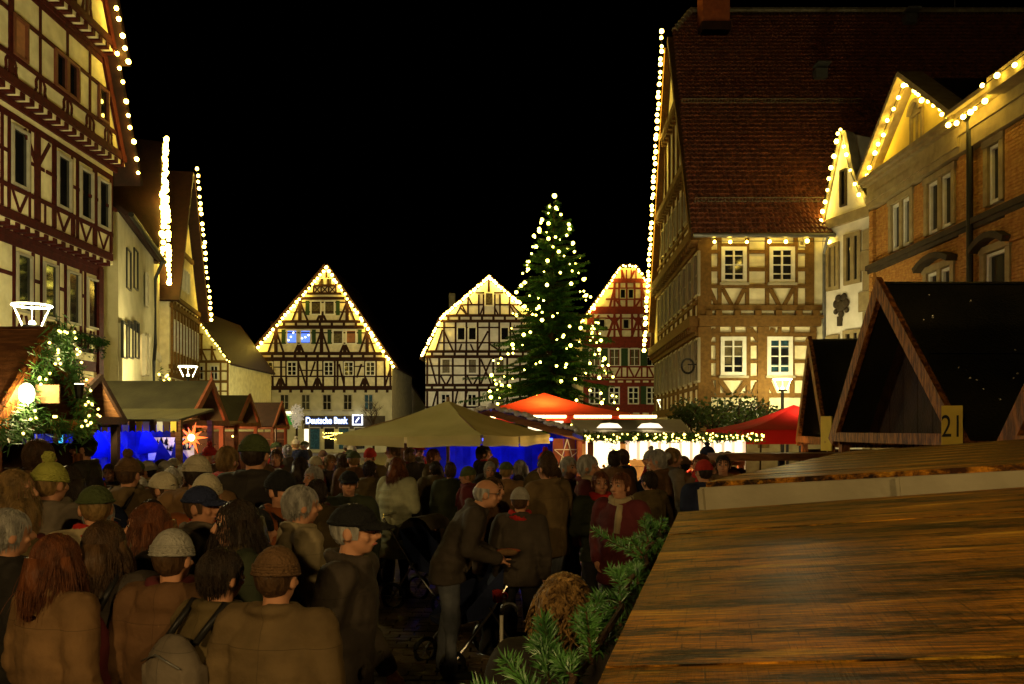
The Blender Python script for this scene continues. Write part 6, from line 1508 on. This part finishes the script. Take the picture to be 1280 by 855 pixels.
pp(130, 3.6, 655, 178, 'close person with brown hair in a charcoal quilted jacket', coat='puffer', ccol='charcoal', hair='long', haircol='brown', width=1.04)
pp(8, 3.9, 640, 140, 'close person in a black coat with grey hair', coat='coat', ccol='black', hair='short', haircol='grey', width=1.04)
pp(275, 3.3, 690, 150, 'close person in an olive quilted jacket with dark hair', coat='puffer', ccol='olive', hair='short', haircol='dark', width=1.04)
pp(375, 5.0, 610, 120, 'man in a beige jacket with grey hair amid the crowd', coat='jacket', ccol='beige', hair='short', haircol='grey', width=1.08)
pp(350, 5.5, 592, 60, 'man in a rust jacket with black hat', coat='jacket', ccol='rust', head='beanie', hcol='black', hair='short')
pp(18, 5.0, 590, 100, 'fair haired person in a mustard jacket by the garlanded hut', coat='jacket', ccol='mustard', hair='long', haircol='fair')
pp(215, 3.45, 668, 172, 'close figure in a brown parka with grey knitted hat', coat='parka', ccol='brown', head='beanie', hcol='grey', hair='short', haircol='brown', scarf='maroon')
pp(70, 3.4, 672, 150, 'close person with auburn hair in a tan coat', coat='coat', ccol='tan', hair='long', haircol='auburn')
pp(880, 8.6, 577, 200, 'person in a bright red hat near the awning board', coat='coat', ccol='navy', head='beanie', hcol='red', hair='short')

# the rest of the crowd: dark winter clothes, each one different
rc = random.Random(21)
zones = [((-20, 250), (7.4, 11.0), 'before the flag stall', 20), ((200, 470), (7.8, 12.5), 'in the middle of the square', 20), ((230, 480), (13.5, 22), 'near the small gabled huts', 14),
         ((545, 720), (9.2, 12.4), 'under the cream parasol', 11), ((735, 915), (8.8, 12.0), 'at the bright white stall', 14), ((470, 545), (11, 14.5), 'by the hut posters', 5), ((0, 190), (3.4, 5.4), 'in the thick of the crowd', 6), ((200, 400), (4.4, 6.8), 'close behind the black cap', 7),
         ((640, 760), (7.6, 9.2), 'beside the child in red', 4)]
used = set(); ctypes = {'jacket': 'jacket', 'coat': 'long coat', 'puffer': 'quilted jacket', 'parka': 'parka'}
for (xa, xb), (ya, yb), where, cnt_ in zones:
    made = 0; tries = 0
    while made < cnt_ and tries < 600:
        tries += 1; Y = rc.uniform(ya, yb); px_ = rc.uniform(xa, xb); X = GX(px_, Y)
        if any((X - q[0]) ** 2 + (Y - q[1]) ** 2 < .40 ** 2 for q in PLACED): continue
        if 448 < px_ < 556 and Y < 10.8: continue
        if abs(X - U0.x) < .3 and abs(Y - 13) < .3: continue
        cc = rc.choice(['black', 'charcoal', 'brown', 'navy', 'olive', 'dark green', 'brown', 'charcoal', 'maroon', 'khaki', 'grey', 'rust', 'tan', 'beige']); ct = rc.choice(['jacket', 'coat', 'puffer', 'parka', 'jacket'])
        hd_ = rc.choice([None, None, None, None, 'beanie', 'beanie', 'pompom', 'cap']); hc = rc.choice(list(HATS)); hr = rc.choice(['short', 'short', 'long', 'bun']); hcl = rc.choice(list(HAIRS))
        ps = rc.choice(['stand', 'hold', 'pocket', 'stand', 'walk']); yaw = rc.choice([rc.uniform(130, 230), rc.uniform(130, 230), rc.uniform(-60, 60), rc.choice([-90, 90]) + rc.uniform(-25, 25)])
        head_txt = {'hood': 'hood up', None: hcl + (' bun' if hr == 'bun' else ' hair'), 'beanie': hc + ' knitted hat', 'pompom': hc + ' pompom hat', 'cap': hc + ' cap'}[hd_]
        lab = f"person in {cc} {ctypes[ct]} with {head_txt} {where}"
        if lab in used: continue
        used.add(lab)
        person(X, Y, rc.uniform(1.56, 1.80 if px_ > 250 else 1.72), yaw, lab, pose=ps, coat=ct, ccol=cc, head=hd_, hcol=hc, hair=hr, haircol=hcl, legs=rc.choice(['trousers_dark', 'denim', 'trousers_brown', 'trousers_dark']), scarf=rc.choice([None, None, None, 'red', 'grey', 'beige', 'maroon']), face=abs(yaw) < 110 and Y < 12, skin=rc.choice(['skin', 'skin', 'skin_dark']), width=rc.uniform(.95, 1.05)); made += 1

# backpacks worn in the crowd
def backpack(o, label, m):
    t = thing('backpack', label, 'backpack', o.matrix_basis.copy(), 'backpacks in the crowd')
    if 'bp' not in HEADG:
        b = MB(); b.ball((0, .235, 1.20), (.15, .085, .20), 16, 12); b.box((0, .23, 1.12), (.27, .13, .28)); b.box((0, .30, 1.08), (.20, .07, .16)); HEADG['bp'] = remeshed(b, .014, 'pack', 'leather_black', 4, .004)
        b = MB()
        for s_ in (-1, 1): b.tube([(s_ * .09, .20, 1.36), (s_ * .10, .06, 1.50), (s_ * .12, -.12, 1.42), (s_ * .14, -.165, 1.25), (s_ * .16, -.05, 1.05), (s_ * .13, .17, 1.03)], .016, 6)
        HEADG['bs'] = b.mesh('straps', 'leather_black', True); b = MB(); b.tube([(-.10, .338, 1.10), (.10, .338, 1.10)], .004, 5); b.tube([(-.12, .30, 1.28), (0, .325, 1.33), (.12, .30, 1.28)], .004, 5); HEADG['bz'] = b.mesh('zips', 'metal_grey', True)
    setm(link('pack', HEADG['bp'], t), m); link('straps', HEADG['bs'], t); link('zips', HEADG['bz'], t)
for o_, col_, dsc in [(q, c_, d_) for q, c_, d_ in zip([p for p in COL.objects if p.name.startswith('person') and p.parent is None and (('khaki parka' in p['label']) or ('charcoal quilted' in p['label'] and 'close' in p['label']) or ('close person in an olive' in p['label']) or ('rust jacket' in p['label']))], ('coat_navy', 'coat_maroon', 'coat_grey', 'coat_black'), ('navy', 'maroon', 'grey', 'black'))]:
    backpack(o_, dsc + ' backpack worn by a ' + o_['label'].split(' with ')[0][:44], col_)
# things people carry and push
def ring(b, c, r_, t, axis='X', n=24):
    pts = []
    for i in range(n + 1):
        a_ = 2 * math.pi * i / n; pts.append(Vector(c) + (Vector((0, r_ * math.cos(a_), r_ * math.sin(a_))) if axis == 'X' else Vector((r_ * math.cos(a_), 0, r_ * math.sin(a_)))))
    b.tube(pts, t, 6, False)
def stroller(x, y, yaw, label):
    t = thing('stroller', label, 'stroller', Matrix.Translation((x, y, 0)) @ Matrix.Rotation(R(yaw), 4, 'Z'), 'strollers in the crowd')
    for sx in (-.27, .27):
        for yy, r_ in ((-.32, .10), (.30, .14)):
            b = MB(); ring(b, (sx, yy, r_ + .01), r_, .022); w = b.build('wheel', 'leather_black', t)
            b = MB()
            for k_ in range(6): a_ = math.pi * k_ / 3; b.tube([(sx, yy, r_ + .01), (sx, yy + r_ * math.cos(a_), r_ + .01 + r_ * math.sin(a_))], .006, 4)
            b.build('spokes', 'metal_grey', w)
        b = MB(); b.tube([(sx, -.32, .12), (sx, .05, .52), (sx, .42, 1.02)], .014, 8); b.build('frame_tube', 'chrome', t); b = MB(); b.tube([(sx, .30, .15), (sx, .02, .55)], .014, 8); b.build('frame_tube', 'chrome', t)
    b = MB(); b.tube([(-.27, .42, 1.02), (-.2, .47, 1.06), (.2, .47, 1.06), (.27, .42, 1.02)], .018, 8); b.build('handle', 'chrome', t)
    b = MB(); b.add([(-.24, -.30, .42), (.24, -.30, .42), (.24, .08, .46), (-.24, .08, .46), (-.24, .24, .92), (.24, .24, .92), (-.24, -.28, .36), (.24, -.28, .36)], [(0, 1, 2, 3), (3, 2, 5, 4), (6, 7, 1, 0), (0, 3, 4), (1, 5, 2)]); b.build('seat', 'coat_navy', t)
    b = MB()
    for i in range(6):
        a0, a1 = math.pi * (.05 + .75 * i / 6), math.pi * (.05 + .75 * (i + 1) / 6); q = lambda a_, s_: (s_ * .25, .02 + .26 * math.cos(a_), .72 + .34 * math.sin(a_)); b.add([q(a0, -1), q(a0, 1), q(a1, 1), q(a1, -1)], [(0, 1, 2, 3)])
    b.build('canopy', 'coat_charcoal', t)
stroller(GX(590, 6.9), 6.95, -60, 'black stroller with spoked wheel beside the bending man')
stroller(GX(535, 9.2), 9.2, 65, 'stroller with shiny handle behind the woman in pale green')
M_ = stoop.matrix_basis; g_ = M_ @ (JT['stoop']['wrl'] + Vector((-.06, -.10, .03)))
fd = thing('snack_roll', 'bread roll held in the bending man’s hands'.replace('’', ''), 'snack', Matrix.Translation(g_)); b = MB(); b.ball((0, 0, 0), (.09, .04, .032), 10, 6); b.build('bun', 'coat_tan', fd, smooth=True); b = MB(); b.ball((.01, 0, .015), (.105, .02, .018), 10, 6); b.build('sausage', 'wood_red', fd, smooth=True)
mug = thing('mug', 'red mug held low behind the bending man', 'mug', Matrix.Translation(P(622, 752, 6.3))); b = MB(); b.lathe([(.001, 0), (.038, 0), (.042, .09), (.036, .09), (.034, .01), (.001, .01)], 16); b.build('cup', 'mug_red', mug, smooth=True); b = MB(); ring(b, (.055, 0, .045), .025, .006, 'Y', 14); b.build('handle', 'mug_red', mug)
cane = thing('walking_stick', 'pale walking stick with dark curved handle behind the garland', 'stick', Matrix.Translation((GX(627, 4.6), 4.6, 0))); b = MB(); b.tube([(0, 0, 0), (0, 0, .98)], .011, 8); b.build('shaft', 'paper_white', cane)
b = MB(); b.tube([(0, 0, .98)] + [(.045 - .045 * math.cos(a_ / 8 * math.pi), 0, 1.0 + .045 * math.sin(a_ / 8 * math.pi)) for a_ in range(9)], .013, 8); b.build('handle', 'leather_black', cane)

ph = thing('phone', 'lit phone screen held up in the crowd by the lime hat', 'phone', Matrix.Translation(P(30, 652, 4.6)) @ Matrix.Rotation(R(-25), 4, 'Z') @ Matrix.Rotation(R(-20), 4, 'X'))
block('case', 'leather_black', ph, (0, .006, 0), (.075, .010, .15)); mat('phone_screen', (.3, .35, .5), None, .2, emit=(.6, .75, 1.0), estr=1.2); block('screen', 'phone_screen', ph, (0, -.001, .03), (.066, .004, .075))
